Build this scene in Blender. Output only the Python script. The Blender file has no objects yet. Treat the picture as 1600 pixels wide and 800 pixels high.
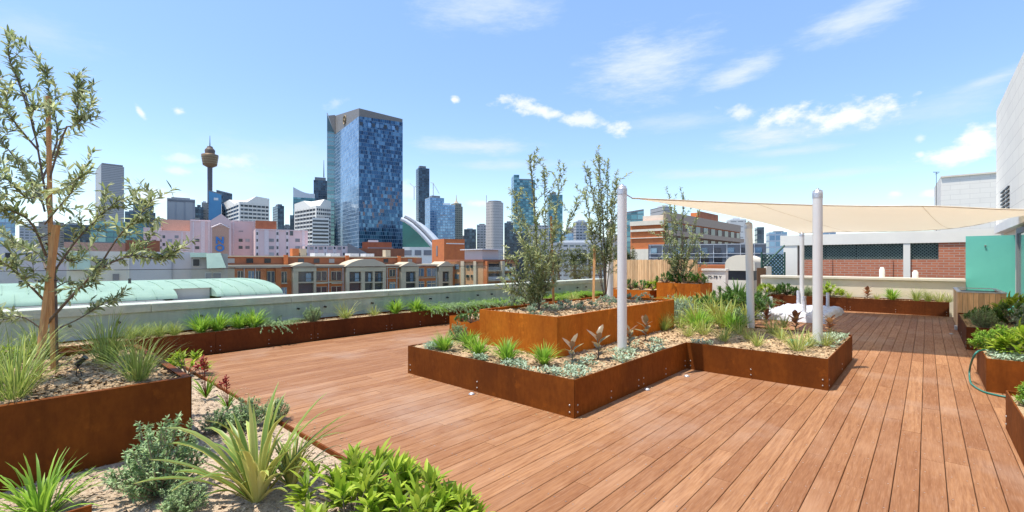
import bpy, math, random
from mathutils import Vector, noise
rnd = random.Random(11)
sc = bpy.context.scene
COL = sc.collection
# ------------------------------------------------------------------ survey frame
# Y runs along the deck boards, X across them, Z up; the eye stands at (0,0,1.65)
FPX, HOR, EYE = 720.0, 408.0, 1.65
TH = math.atan(648 / 720)
CT, ST = math.cos(TH), math.sin(TH)
def W(x, d, z=0.0): return Vector((x * CT - d * ST, x * ST + d * CT, z))
def K(px): return (px - 800) / FPX
def P(px, py, z=0.0):
    d = FPX * (EYE - z) / (py - HOR)
    return W(K(px) * d, d, z)
def D(px, py, d): return W(K(px) * d, d, EYE + (HOR - py) / FPX * d)
def ZZ(py, d): return EYE + (HOR - py) / FPX * d
ORG = {}
# ------------------------------------------------------------------ tagging
def tag(o, label=None, cat=None, group=None, kind=None):
    if label: o['label'] = label
    if cat: o['category'] = cat
    if group: o['group'] = group
    if kind: o['kind'] = kind
    return o
def thing(name, label, cat, loc, group=None):
    o = bpy.data.objects.new(name, None)
    o.empty_display_size = .1
    COL.objects.link(o); o.location = loc
    ORG[o.name] = Vector(loc)
    return tag(o, label, cat, group)
class MB:
    def __init__(s): s.v = []; s.f = []; s.uv = None; s.sm = []
    def add(s, vs, fs, smooth=False, uvs=None):
        b = len(s.v); s.v.extend([tuple(p) for p in vs])
        for f in fs: s.f.append([i + b for i in f]); s.sm.append(smooth)
        if uvs is not None:
            if s.uv is None: s.uv = {}
            for i, u in enumerate(uvs): s.uv[len(s.f) - len(fs) + i] = u
        return s
    def box(s, x0, x1, y0, y1, z0, z1):
        return s.add([(x0,y0,z0),(x1,y0,z0),(x1,y1,z0),(x0,y1,z0),(x0,y0,z1),(x1,y0,z1),(x1,y1,z1),(x0,y1,z1)],
              [(0,3,2,1),(4,5,6,7),(0,1,5,4),(1,2,6,5),(2,3,7,6),(3,0,4,7)])
    def hexa(s, pts):   # 4 bottom ccw, 4 top ccw
        return s.add(pts, [(0,3,2,1),(4,5,6,7),(0,1,5,4),(1,2,6,5),(2,3,7,6),(3,0,4,7)])
    def prism(s, poly, z0, z1, uv=True, cap=True):
        n = len(poly); vs = [(p[0],p[1],z0) for p in poly] + [(p[0],p[1],z1) for p in poly]
        fs = []; uvs = []; acc = 0
        for i in range(n):
            j = (i+1) % n; L = math.hypot(poly[j][0]-poly[i][0], poly[j][1]-poly[i][1])
            fs.append((i,j,n+j,n+i)); uvs.append([(acc,0),(acc+L,0),(acc+L,z1-z0),(acc,z1-z0)]); acc += math.ceil(L)
        if cap:
            fs.append(tuple(range(n,2*n))); uvs.append([(0,0)]*n)
            fs.append(tuple(range(n-1,-1,-1))); uvs.append([(0,0)]*n)
        return s.add(vs, fs, False, uvs if uv else None)
    def tube(s, pts, rads, n=8, cap=True, smooth=True):
        pts = [Vector(p) for p in pts]
        if not hasattr(rads, '__len__'): rads = [rads]*len(pts)
        vs = []; fs = []; up = None
        for i, p in enumerate(pts):
            t = (pts[min(i+1,len(pts)-1)] - pts[max(i-1,0)]).normalized()
            if up is None: up = Vector((0,0,1)) if abs(t.z) < .9 else Vector((1,0,0))
            a = t.cross(up).normalized(); b = a.cross(t).normalized(); up = b
            for k in range(n):
                q = 2*math.pi*k/n
                vs.append(p + (a*math.cos(q) + b*math.sin(q))*rads[i])
        for i in range(len(pts)-1):
            for k in range(n):
                fs.append((i*n+k, (i+1)*n+k, (i+1)*n+(k+1)%n, i*n+(k+1)%n))
        s.add(vs, fs, smooth)
        if cap:
            m = len(pts)-1
            s.add(vs[:n], [tuple(range(n))]); s.add(vs[m*n:], [tuple(range(n-1,-1,-1))])
        return s
    def lathe(s, c, prof, n=24):   # prof: (r,z)
        c = Vector(c); vs = []; fs = []
        for r, z in prof:
            for k in range(n):
                q = 2*math.pi*k/n; vs.append((c.x+r*math.cos(q), c.y+r*math.sin(q), c.z+z))
        for i in range(len(prof)-1):
            for k in range(n): fs.append((i*n+k, i*n+(k+1)%n, (i+1)*n+(k+1)%n, (i+1)*n+k))
        s.add(vs, fs, True)
        s.add(vs[:n], [tuple(range(n-1,-1,-1))]); s.add(vs[-n:], [tuple(range(n))])
        return s
    def blade(s, base, az, tilt, L, w, droop, seg=5, twist=0.0, fold=0.0, peak=.35):
        p = Vector(base); h = Vector((math.cos(az), math.sin(az), 0)); side = Vector((-math.sin(az), math.cos(az), 0))
        vs = []; fs = []; st = L/seg
        for i in range(seg+1):
            t = i/seg; th = tilt + droop*t*t
            d = h*math.sin(th) + Vector((0,0,math.cos(th)))
            nrm = h*math.cos(th) - Vector((0,0,math.sin(th)))
            ww = w*(.55 + .45*min(1,t/peak)) if t < peak else w*max(0.0, 1-((t-peak)/(1-peak))**2.2)
            ww = max(ww, .0008)
            sd = (side*math.cos(twist*t) + nrm*math.sin(twist*t))
            if fold:
                vs += [p - sd*ww/2, p + nrm*fold*ww, p + sd*ww/2]
            else:
                vs += [p - sd*ww/2, p + sd*ww/2]
            p = p + d*st
        m = 3 if fold else 2
        for i in range(seg):
            for k in range(m-1):
                fs.append((i*m+k, i*m+k+1, (i+1)*m+k+1, (i+1)*m+k))
        return s.add(vs, fs, True)
    def leaf(s, p, d, up, L, w, bend=.15):
        d = d.normalized(); sd = d.cross(up)
        if sd.length < 1e-4: sd = d.cross(Vector((1,0,0)))
        sd.normalize(); n = sd.cross(d)
        q = [p, p+d*L*.35-sd*w/2+n*w*.15, p+d*L*.75-sd*w*.36-n*L*bend*.4, p+d*L-n*L*bend, p+d*L*.75+sd*w*.36-n*L*bend*.4, p+d*L*.35+sd*w/2+n*w*.15, p+d*L*.5-n*L*bend*.1]
        return s.add(q, [(0,6,1),(1,6,2),(2,6,3),(3,6,4),(4,6,5),(5,6,0)], True)
    def flake(s, p, L, w, az, tz):
        c, q = math.cos(az), math.sin(az); a = Vector((c, q, tz))*L/2; b = Vector((-q, c, tz*.6))*w/2
        p = Vector(p)
        return s.add([p-a-b, p+a-b*.6, p+a*.9+b, p-a*.8+b], [(0,1,2,3)])
    def build(s, name, m, parent=None, at=None, bevel=0):
        o_ = ORG[parent.name] if parent is not None else Vector(at if at is not None else (0,0,0))
        me = bpy.data.meshes.new(name)
        me.from_pydata([(x-o_.x, y-o_.y, z-o_.z) for x,y,z in s.v], [], s.f)
        me.polygons.foreach_set('use_smooth', s.sm)
        if s.uv is not None:
            ul = me.uv_layers.new(name='UVMap')
            for pi, uvs in s.uv.items():
                for k, li in enumerate(me.polygons[pi].loop_indices): ul.data[li].uv = uvs[k]
        me.materials.append(m)
        o = bpy.data.objects.new(name, me); COL.objects.link(o)
        if parent is not None: o.parent = parent
        else: o.location = o_
        ORG[o.name] = o_
        if bevel:
            b = o.modifiers.new('bevel', 'BEVEL'); b.width = bevel; b.segments = 2; b.limit_method = 'ANGLE'
        return o
def copy_tree(o, parent=None):
    c = o.copy(); COL.objects.link(c)
    if parent is not None: c.parent = parent
    for ch in list(o.children): copy_tree(ch, c)
    return c
# ------------------------------------------------------------------ materials
def nt(name):
    m = bpy.data.materials.new(name); m.use_nodes = True
    t = m.node_tree; return m, t, t.nodes['Principled BSDF'], t.nodes['Material Output']
def N(t, kind, **kw):
    n = t.nodes.new(kind)
    for k, v in kw.items(): setattr(n, k, v)
    return n
def math_(t, op, a, b=None, clamp=False):
    n = N(t, 'ShaderNodeMath', operation=op, use_clamp=clamp)
    for i, x in enumerate((a, b)):
        if x is None: continue
        if isinstance(x, (int, float)): n.inputs[i].default_value = x
        else: t.links.new(x, n.inputs[i])
    return n.outputs[0]
def mix(t, fac, a, b):
    n = N(t, 'ShaderNodeMix', data_type='RGBA')
    for s_, x in ((n.inputs[0], fac), (n.inputs[6], a), (n.inputs[7], b)):
        if isinstance(x, (int, float)): s_.default_value = x
        elif isinstance(x, (tuple, list)): s_.default_value = (*x[:3], 1)
        else: t.links.new(x, s_)
    return n.outputs[2]
def ramp(t, fac, stops, interp='LINEAR'):
    r = N(t, 'ShaderNodeValToRGB'); r.color_ramp.interpolation = interp
    e = r.color_ramp.elements
    while len(e) < len(stops): e.new(.5)
    for i, (p, c) in enumerate(stops): e[i].position = p; e[i].color = (*c, 1)
    t.links.new(fac, r.inputs[0]); return r.outputs[0]
def noise_(t, scale, stretch=(1,1,1), detail=5, rough=.6, coord='Object', offs=None):
    tc = N(t, 'ShaderNodeTexCoord'); mp = N(t, 'ShaderNodeMapping'); mp.inputs['Scale'].default_value = stretch
    t.links.new(tc.outputs[coord], mp.inputs[0]); v = mp.outputs[0]
    if offs is not None:
        a = N(t, 'ShaderNodeVectorMath', operation='ADD'); t.links.new(v, a.inputs[0]); t.links.new(offs, a.inputs[1]); v = a.outputs[0]
    n = N(t, 'ShaderNodeTexNoise'); n.inputs['Scale'].default_value = scale; n.inputs['Detail'].default_value = detail; n.inputs['Roughness'].default_value = rough
    t.links.new(v, n.inputs['Vector']); return n.outputs[0]
def mat(name, c1, c2=None, scale=4, stretch=(1,1,1), rough=.7, metal=0, bump=0, bscale=40, island=0, spec=.5, contrast=(.35,.65), objrand=0):
    m, t, b, out = nt(name)
    c2 = c2 or tuple(x*.75 for x in c1)
    f = ramp(t, noise_(t, scale, stretch), [(contrast[0], (0,0,0)), (contrast[1], (1,1,1))])
    col = mix(t, f, c1, c2)
    if island or objrand:
        src = N(t, 'ShaderNodeNewGeometry').outputs['Random Per Island'] if island else N(t, 'ShaderNodeObjectInfo').outputs['Random']
        amt = island or objrand
        hs = N(t, 'ShaderNodeHueSaturation')
        t.links.new(col, hs.inputs['Color'])
        t.links.new(math_(t, 'ADD', math_(t, 'MULTIPLY', src, 2*amt), 1-amt), hs.inputs['Value'])
        col = hs.outputs[0]
    t.links.new(col, b.inputs['Base Color'])
    b.inputs['Roughness'].default_value = rough; b.inputs['Metallic'].default_value = metal
    b.inputs['Specular IOR Level'].default_value = spec
    if bump:
        bp = N(t, 'ShaderNodeBump'); bp.inputs['Strength'].default_value = bump; bp.inputs['Distance'].default_value = .02
        t.links.new(noise_(t, bscale, stretch, 6), bp.inputs['Height']); t.links.new(bp.outputs[0], b.inputs['Normal'])
    return m
def leafmat(name, c1, c2, rough=.5, transl=.3, var=.35, stripe=None, spec=.4):
    m, t, b, out = nt(name)
    r = N(t, 'ShaderNodeNewGeometry').outputs['Random Per Island']
    col = mix(t, r, c1, c2)
    w = N(t, 'ShaderNodeTexWhiteNoise', noise_dimensions='1D'); t.links.new(r, w.inputs['W'])
    hs = N(t, 'ShaderNodeHueSaturation'); t.links.new(col, hs.inputs['Color'])
    t.links.new(math_(t, 'ADD', math_(t, 'MULTIPLY', w.outputs[0], 2*var), 1-var), hs.inputs['Value'])
    col = hs.outputs[0]
    t.links.new(col, b.inputs['Base Color']); b.inputs['Roughness'].default_value = rough
    b.inputs['Specular IOR Level'].default_value = spec
    tr = N(t, 'ShaderNodeBsdfTranslucent'); ms = N(t, 'ShaderNodeMixShader'); ms.inputs[0].default_value = transl
    g = N(t, 'ShaderNodeHueSaturation'); g.inputs['Value'].default_value = 1.3; t.links.new(col, g.inputs['Color'])
    t.links.new(g.outputs[0], tr.inputs[0]); t.links.new(b.outputs[0], ms.inputs[1]); t.links.new(tr.outputs[0], ms.inputs[2])
    t.links.new(ms.outputs[0], out.inputs[0])
    return m
def facade(name, wall, glass, w=3, h=3.5, mu=.12, mv=.3, rough=.12, metal=.55, wrough=.7, shift=0.0, reflect_tint=None):
    """window grid in real metres from the wall's UVs; glass = list of (position, colour)"""
    m, t, b, out = nt(name)
    uv = N(t, 'ShaderNodeUVMap'); sx = N(t, 'ShaderNodeSeparateXYZ'); t.links.new(uv.outputs[0], sx.inputs[0])
    fv0 = math_(t, 'DIVIDE', sx.outputs[1], h); row = math_(t, 'FLOOR', fv0)
    u = math_(t, 'ADD', math_(t, 'DIVIDE', sx.outputs[0], w), math_(t, 'MULTIPLY', row, shift))
    colu = math_(t, 'FLOOR', u)
    fu = math_(t, 'FRACT', u); fv = math_(t, 'FRACT', fv0)
    mu_ = math_(t, 'MULTIPLY', math_(t, 'GREATER_THAN', fu, mu/2), math_(t, 'LESS_THAN', fu, 1-mu/2))
    mv_ = math_(t, 'MULTIPLY', math_(t, 'GREATER_THAN', fv, mv/2), math_(t, 'LESS_THAN', fv, 1-mv/2))
    mask = math_(t, 'MULTIPLY', mu_, mv_)
    cb = N(t, 'ShaderNodeCombineXYZ'); t.links.new(colu, cb.inputs[0]); t.links.new(row, cb.inputs[1])
    wn = N(t, 'ShaderNodeTexWhiteNoise', noise_dimensions='2D'); t.links.new(cb.outputs[0], wn.inputs[0])
    g = ramp(t, wn.outputs[0], glass, 'CONSTANT')
    if reflect_tint:
        nz = noise_(t, .035, detail=2); sel = math_(t, 'MULTIPLY', math_(t, 'LESS_THAN', sx.outputs[1], 82), math_(t, 'MULTIPLY', math_(t, 'GREATER_THAN', nz, .46), math_(t, 'GREATER_THAN', wn.outputs[0], .80)))
        g = mix(t, math_(t, 'MULTIPLY', sel, .6), g, reflect_tint)  # brownish reflections painted into random panes low on the wall
    wl = mix(t, noise_(t, .2), wall, tuple(x*.85 for x in wall))
    t.links.new(mix(t, mask, wl, g), b.inputs['Base Color'])
    t.links.new(math_(t, 'ADD', math_(t, 'MULTIPLY', mask, rough-wrough), wrough), b.inputs['Roughness'])
    t.links.new(math_(t, 'MULTIPLY', mask, metal), b.inputs['Metallic'])
    return m
def brickmat(name, c1, c2, mortar, bw, bh, ms=.012, offset=.5, rough=.8, coord='UV', bump=.2):
    m, t, b, out = nt(name)
    tc = N(t, 'ShaderNodeTexCoord'); br = N(t, 'ShaderNodeTexBrick'); br.offset = offset
    t.links.new(tc.outputs[coord], br.inputs['Vector'])
    for k, v in (('Color1',(*c1,1)),('Color2',(*c2,1)),('Mortar',(*mortar,1)),('Scale',1.0),('Mortar Size',ms),('Brick Width',bw),('Row Height',bh)): br.inputs[k].default_value = v
    nz = noise_(t, 1.2); col = mix(t, math_(t, 'MULTIPLY', nz, .35), br.outputs[0], tuple(x*.7 for x in c1))
    t.links.new(col, b.inputs['Base Color']); b.inputs['Roughness'].default_value = rough
    return m
def cortenmat(name, a, b_, c_, v=.12):
    m, t, b, out = nt(name)
    n1 = noise_(t, 2.2, detail=8, rough=.65); n2 = noise_(t, 26, (1,1,.5), detail=5); n3 = noise_(t, .8, (1.6,1.6,.25), detail=4)
    col = mix(t, ramp(t, n1, [(.35,(0,0,0)),(.68,(1,1,1))]), a, b_)
    col = mix(t, ramp(t, n3, [(.45,(0,0,0)),(.75,(1,1,1))]), col, c_)
    col = mix(t, math_(t, 'MULTIPLY', ramp(t, n2, [(.4,(0,0,0)),(.75,(1,1,1))]), .45), col, tuple(x*.55 for x in a))
    n4 = noise_(t, 7, (1.3,1.3,.12), detail=6, rough=.7); n5 = noise_(t, 5, detail=7, rough=.7)
    col = mix(t, math_(t, 'MULTIPLY', ramp(t, n4, [(.52,(0,0,0)),(.72,(1,1,1))]), .5), col, tuple(x*.5 for x in a))
    col = mix(t, math_(t, 'MULTIPLY', ramp(t, n5, [(.58,(0,0,0)),(.70,(1,1,1))]), .45), col, tuple(min(1,x*1.45) for x in b_))
    hs = N(t, 'ShaderNodeHueSaturation'); t.links.new(col, hs.inputs['Color'])
    rn = N(t, 'ShaderNodeObjectInfo').outputs['Random']
    t.links.new(math_(t, 'ADD', math_(t, 'MULTIPLY', rn, 2*v), 1-v), hs.inputs['Value'])
    t.links.new(hs.outputs[0], b.inputs['Base Color'])
    t.links.new(math_(t, 'ADD', math_(t, 'MULTIPLY', n2, .25), .5), b.inputs['Roughness'])
    b.inputs['Specular IOR Level'].default_value = .12
    bp = N(t, 'ShaderNodeBump'); bp.inputs['Strength'].default_value = .12; bp.inputs['Distance'].default_value = .01
    t.links.new(n2, bp.inputs['Height']); t.links.new(bp.outputs[0], b.inputs['Normal'])
    return m
def deckmat():
    m, t, b, out = nt('deck_hardwood')
    r = N(t, 'ShaderNodeNewGeometry').outputs['Random Per Island']
    wn = N(t, 'ShaderNodeTexWhiteNoise', noise_dimensions='1D'); t.links.new(r, wn.inputs['W'])
    off = N(t, 'ShaderNodeVectorMath', operation='SCALE'); t.links.new(wn.outputs[1], off.inputs[0]); off.inputs['Scale'].default_value = 60
    g1 = noise_(t, 5, (9,.55,1), 7, .65, offs=off.outputs[0]); g2 = noise_(t, 22, (6,.35,1), 4, .6, offs=off.outputs[0]); g3 = noise_(t, 1.3, (1.6,.6,1), 4, .6, offs=off.outputs[0])
    base = ramp(t, wn.outputs[0], [(0,(.265,.113,.045)),(.3,(.315,.143,.059)),(.7,(.355,.170,.073)),(1,(.42,.21,.095))])
    col = mix(t, ramp(t, g1, [(.35,(0,0,0)),(.70,(.9,.9,.9))]), base, (.19,.072,.027))
    col = mix(t, ramp(t, g2, [(.48,(0,0,0)),(.8,(.5,.5,.5))]), col, (.44,.255,.15))
    col = mix(t, ramp(t, g3, [(.5,(0,0,0)),(.78,(.5,.5,.5))]), col, (.46,.26,.145))
    big = noise_(t, .55, (1,1,1), 5, .6)
    col = mix(t, ramp(t, big, [(.52,(0,0,0)),(.72,(.4,.4,.4))]), col, (.46,.34,.26))
    t.links.new(col, b.inputs['Base Color'])
    t.links.new(math_(t, 'ADD', math_(t, 'MULTIPLY', g1, .3), .5), b.inputs['Roughness'])
    b.inputs['Specular IOR Level'].default_value = .25
    bp = N(t, 'ShaderNodeBump'); bp.inputs['Strength'].default_value = .15; bp.inputs['Distance'].default_value = .004
    t.links.new(g2, bp.inputs['Height']); t.links.new(bp.outputs[0], b.inputs['Normal'])
    return m
def glassmat(name, tint, refl=.12, rough=.02, dens=.15):
    m, t, b, out = nt(name); t.nodes.remove(b)
    tr = N(t, 'ShaderNodeBsdfTransparent'); tr.inputs[0].default_value = (*tint, 1)
    gl = N(t, 'ShaderNodeBsdfGlossy'); gl.inputs['Roughness'].default_value = rough
    lw = N(t, 'ShaderNodeLayerWeight'); lw.inputs[0].default_value = .5
    ms = N(t, 'ShaderNodeMixShader'); t.links.new(math_(t, 'ADD', math_(t, 'MULTIPLY', math_(t, 'POWER', lw.outputs['Facing'], 4), .45), .03, True), ms.inputs[0])
    t.links.new(tr.outputs[0], ms.inputs[1]); t.links.new(gl.outputs[0], ms.inputs[2]); t.links.new(ms.outputs[0], out.inputs[0])
    return m
M = {}
M['deck'] = deckmat()
M['sub'] = mat('deck_underlay', (.04,.027,.02))
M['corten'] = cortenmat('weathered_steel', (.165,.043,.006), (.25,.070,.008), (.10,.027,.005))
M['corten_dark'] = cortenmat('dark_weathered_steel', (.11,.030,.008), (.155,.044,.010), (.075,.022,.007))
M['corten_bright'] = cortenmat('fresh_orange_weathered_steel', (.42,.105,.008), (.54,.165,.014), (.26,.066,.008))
M['mulch'] = mat('mulch', (.58,.42,.25), (.36,.23,.12), scale=60, rough=.95, bump=.8, bscale=90, island=.35)
M['mulch_grey'] = mat('pale_mulch', (.62,.49,.35), (.36,.25,.16), scale=70, rough=.95, bump=.8, bscale=110, island=.4)
M['bolt'] = mat('bolt_steel', (.5,.48,.45), rough=.35, metal=.8)
M['post'] = mat('grey_post_paint', (.70,.69,.67), (.66,.65,.64), rough=.4, scale=2)
M['cap'] = mat('galvanised_cap', (.6,.6,.62), (.45,.45,.47), rough=.4, metal=.6, scale=20)
M['conc'] = mat('parapet_concrete', (.62,.60,.52), (.48,.48,.43), scale=3, rough=.85, bump=.15, bscale=60)
M['conc_face'] = mat('parapet_render', (.54,.57,.51), (.38,.42,.38), scale=3.2, stretch=(1.5,1.5,.22), rough=.85, bump=.15)
M['cream'] = mat('cream_render', (.78,.70,.56), (.70,.63,.50), scale=1.2, rough=.85, bump=.1, bscale=50)
M['white'] = mat('white_render', (.86,.82,.74), (.78,.75,.68), scale=.8, rough=.8)
M['lilac'] = mat('grey_lilac_render', (.60,.57,.55), (.53,.50,.49), scale=.5, rough=.85)
M['beige'] = mat('beige_render', (.52,.46,.38), (.44,.39,.33), scale=.5, rough=.85)
M['glass'] = glassmat('clear_balustrade_glass', (.94,.975,.955))
M['wire'] = mat('dark_metal', (.05,.05,.055), rough=.45, metal=.5)
M['black'] = mat('black_metal', (.025,.025,.027), rough=.5)
M['timber'] = mat('pale_timber', (.80,.53,.28), (.62,.37,.18), scale=6, stretch=(5,5,.4), rough=.7, island=.25)
M['stake'] = mat('stake_hardwood', (.60,.32,.12), (.42,.20,.075), scale=8, stretch=(6,6,.5), rough=.8, bump=.3, bscale=30)
M['teal'] = mat('teal_paint', (.17,.60,.49), (.15,.55,.45), scale=1, rough=.35)
M['brick_wall'] = brickmat('red_brick', (.56,.19,.095), (.44,.135,.07), (.46,.36,.29), .30, .10, .012)
M['block_wall'] = brickmat('white_block', (.90,.85,.74), (.85,.80,.70), (.66,.61,.53), 1.2, .42, .012, rough=.8)
M['copper'] = mat('green_copper_roof', (.34,.46,.375), (.28,.385,.32), scale=.9, stretch=(1,1,1), rough=.7, spec=.15)
M['bark'] = mat('bark', (.20,.15,.11), (.11,.08,.06), scale=20, stretch=(3,3,.6), rough=.9, bump=.4)
M['bark_pale'] = mat('pale_bark', (.36,.29,.21), (.24,.18,.12), scale=20, stretch=(3,3,.6), rough=.9, bump=.3)
M['olive'] = leafmat('olive_leaf', (.16,.21,.07), (.44,.47,.24), rough=.42, transl=.40, var=.45, spec=.6)
M['tuft'] = leafmat('bright_strap_leaf', (.14,.30,.03), (.34,.50,.06), transl=.35, var=.3)
M['grass'] = leafmat('lomandra_leaf', (.17,.27,.045), (.42,.46,.13), transl=.3, var=.35)
M['grass_mid'] = leafmat('olive_grass', (.22,.30,.06), (.48,.48,.15), transl=.3, var=.35)
M['flax'] = leafmat('variegated_flax', (.15,.25,.04), (.36,.42,.10), transl=.25, var=.3, rough=.4)
M['flaxrim'] = leafmat('flax_margin', (.58,.54,.13), (.66,.62,.22), transl=.25, var=.15, rough=.4)
M['lush'] = leafmat('lush_leaf', (.19,.31,.02), (.42,.50,.06), transl=.35, var=.42, rough=.5, spec=.25)
M['needle'] = leafmat('grey_green_needle', (.16,.28,.10), (.38,.48,.23), transl=.2, var=.35)
M['dark_leaf'] = leafmat('dark_leaf', (.05,.12,.025), (.13,.23,.04), transl=.25, var=.35, rough=.4)
M['rubber'] = leafmat('bronze_leaf', (.18,.10,.06), (.27,.25,.13), transl=.15, var=.3, rough=.3)
M['bronze'] = leafmat('copper_leaf', (.26,.10,.05), (.34,.20,.09), transl=.2, var=.3)
M['silver'] = leafmat('silver_leaf', (.27,.37,.24), (.42,.50,.35), transl=.15, var=.25)
M['rosette'] = leafmat('grey_rosette_leaf', (.15,.23,.13), (.36,.44,.33), transl=.2, var=.35)
M['redflower'] = leafmat('red_flower', (.45,.03,.03), (.30,.05,.03), transl=.2, var=.3)
M['parkleaf'] = leafmat('park_tree_leaf', (.075,.10,.025), (.19,.20,.055), transl=.2, var=.4)
M['sail'] = None
def sailmat():
    m, t, b, out = nt('shade_cloth'); t.nodes.remove(b)
    col = mix(t, noise_(t, 1.2, detail=4), (.93,.885,.79), (.91,.86,.76))
    df = N(t, 'ShaderNodeBsdfDiffuse'); tr = N(t, 'ShaderNodeBsdfTranslucent'); ms = N(t, 'ShaderNodeMixShader'); ms.inputs[0].default_value = .55
    t.links.new(col, df.inputs[0]); t.links.new(col, tr.inputs[0]); t.links.new(df.outputs[0], ms.inputs[1]); t.links.new(tr.outputs[0], ms.inputs[2]); t.links.new(ms.outputs[0], out.inputs[0])
    return m
M['sail'] = sailmat()
M['wrap'] = mat('white_wrap', (.62,.63,.67), (.50,.51,.56), scale=9, rough=.45, bump=.8, bscale=16)
M['hose'] = mat('green_hose', (.03,.22,.17), rough=.35)
M['yellow'] = mat('yellow_tie', (.75,.58,.02), rough=.5)
M['greencap'] = mat('green_plastic', (.04,.25,.12), rough=.4)
M['lattice'] = mat('green_lattice', (.035,.10,.075), rough=.6)
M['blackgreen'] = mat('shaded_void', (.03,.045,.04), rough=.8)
M['blueletter'] = mat('blue_letter', (.03,.22,.60), rough=.4)
M['darkpane'] = mat('dark_pane', (.035,.04,.05), (.06,.065,.08), rough=.12, scale=.3, metal=.2, objrand=.5)
M['bluepane'] = mat('blue_pane', (.12,.22,.34), (.22,.32,.42), rough=.1, scale=.3, metal=.5, objrand=.4)
M['paleblind'] = mat('pale_pane', (.36,.36,.36), (.25,.25,.26), rough=.4, scale=.3, objrand=.4)
M['orange_brick'] = mat('orange_brick', (.62,.19,.055), (.52,.15,.05), scale=.8, rough=.85)
M['tan_brick'] = mat('tan_brick', (.62,.34,.17), (.54,.28,.14), scale=.8, rough=.85)
M['brown_brick'] = mat('brown_roof', (.33,.12,.055), (.25,.09,.045), scale=.6, rough=.85)
M['pink'] = mat('pink_render', (.76,.57,.54), (.69,.51,.49), scale=.12, rough=.85)
M['pinkw'] = mat('pale_pink_render', (.82,.70,.69), rough=.85)
M['salmon'] = mat('salmon_render', (.60,.36,.26), rough=.85)
M['stone'] = mat('cream_stone', (.58,.48,.33), (.50,.41,.29), scale=.5, rough=.85)
M['roofgrey'] = mat('grey_roof', (.25,.25,.26), (.18,.18,.19), scale=.1, rough=.8)
M['capgrey'] = mat('warm_grey_cladding', (.22,.20,.18), (.19,.17,.155), scale=.05, rough=.55)
M['gold'] = mat('dull_gold', (.30,.22,.12), rough=.5, metal=.3)
M['metalwhite'] = mat('white_metal', (.75,.76,.77), rough=.4)

# ------------------------------------------------------------------ setting: ground, deck, beds
g = MB().add([(-6000,-6000,-22),(6000,-6000,-22),(6000,6000,-22),(-6000,6000,-22)], [(0,1,2,3)])
tag(g.build('city_ground', mat('asphalt', (.17,.165,.16), (.13,.13,.13), scale=.02, rough=.9)), kind='structure')
tb = thing('terrace_building', 'rendered block whose flat roof carries the timber terrace', 'building', (-4,8,-22))
MB().box(-10.5,6.0,-6,20,-22,-.06).build('wall', M['conc'], tb)
b = MB()
sp = .148; x0 = -.039 - sp*64
n = 0
while x0 < 3.6:
    xa, xb = x0+.0023, x0+sp-.0023
    ys = -5.0 if x0 > -2.35 else 1.925
    y = ys - rnd.random()*1.5
    first = True
    while y < 18.8:
        L = rnd.choice([1.8,2.4,3.0,3.6,4.2,4.8])
        y2 = min(y+L, 18.8); ya = max(y, ys)
        if y2 - ya > .05 and xa > -9.5:
            h = rnd.uniform(-.001,.001)
            e = .003
            a, c = ya+.001, y2-.0015
            b.add([(xa,a,-.022),(xb,a,-.022),(xb,c,-.022),(xa,c,-.022),(xa,a,h-e),(xb,a,h-e),(xb,c,h-e),(xa,c,h-e),(xa+e,a+e*.3,h),(xb-e,a+e*.3,h),(xb-e,c-e*.3,h),(xa+e,c-e*.3,h)],
                  [(0,1,5,4),(1,2,6,5),(2,3,7,6),(3,0,4,7),(4,5,9,8),(5,6,10,9),(6,7,11,10),(7,4,8,11),(8,9,10,11)])
        y = y2
    x0 += sp
tag(b.build('deck', M['deck']), kind='structure')
mb = MB(); x = -.039-sp*64
while x < 3.6:
    y = -1.0
    while y < 18.6:
        for dx in (.028,.120):
            if y > (1.95 if x < -2.35 else -1) and x > -9.45 and not (-5.68 < x < -.95 and 4 < y < 9.6):
                cx_, cy_ = x+dx+rnd.uniform(-.004,.004), y+rnd.uniform(-.006,.006)
                mb.add([(cx_+.0048*math.cos(q*1.0472), cy_+.0048*math.sin(q*1.0472), .0018) for q in range(6)], [(0,1,2,3,4,5)])
        y += .45
    x += sp
tag(mb.build('deck_screws', M['bolt']), 'rows of tiny steel screw heads across the deck boards', 'screws', kind='stuff')
tag(MB().box(-9.6,3.6,-5,18.9,-.055,-.03).build('deck_underlay', M['sub']), kind='structure')
def mulch(mb, x0, x1, y0, y1, z, hills=.025, n=1200, step=.15, L=(.02,.065), holes=()):
    nx = max(2,int((x1-x0)/step)); ny = max(2,int((y1-y0)/step)); vs = []
    def hz(x, y):
        return z + hills*(noise.noise(Vector((x*1.3,y*1.3,z)))+.5*noise.noise(Vector((x*4,y*4,z))))
    for j in range(ny+1):
        for i in range(nx+1):
            x = x0+(x1-x0)*i/nx; y = y0+(y1-y0)*j/ny; vs.append((x,y,hz(x,y)))
    fs = [(j*(nx+1)+i, j*(nx+1)+i+1, (j+1)*(nx+1)+i+1, (j+1)*(nx+1)+i) for j in range(ny) for i in range(nx)]
    mb.add(vs, fs, True)
    for _ in range(n):
        x = rnd.uniform(x0+.03,x1-.03); y = rnd.uniform(y0+.03,y1-.03)
        l = rnd.uniform(*L)
        mb.flake((x,y,hz(x,y)+rnd.uniform(.003,.012)), l, l*rnd.uniform(.25,.7), rnd.uniform(0,6.3), rnd.uniform(-.6,.6))
m_ = MB(); mulch(m_, -9.4, -2.38, -5, 1.895, -.005, .03, 26000, .12, (.012,.05))
tag(m_.build('mulch_bed', M['mulch_grey']), kind='structure')
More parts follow.
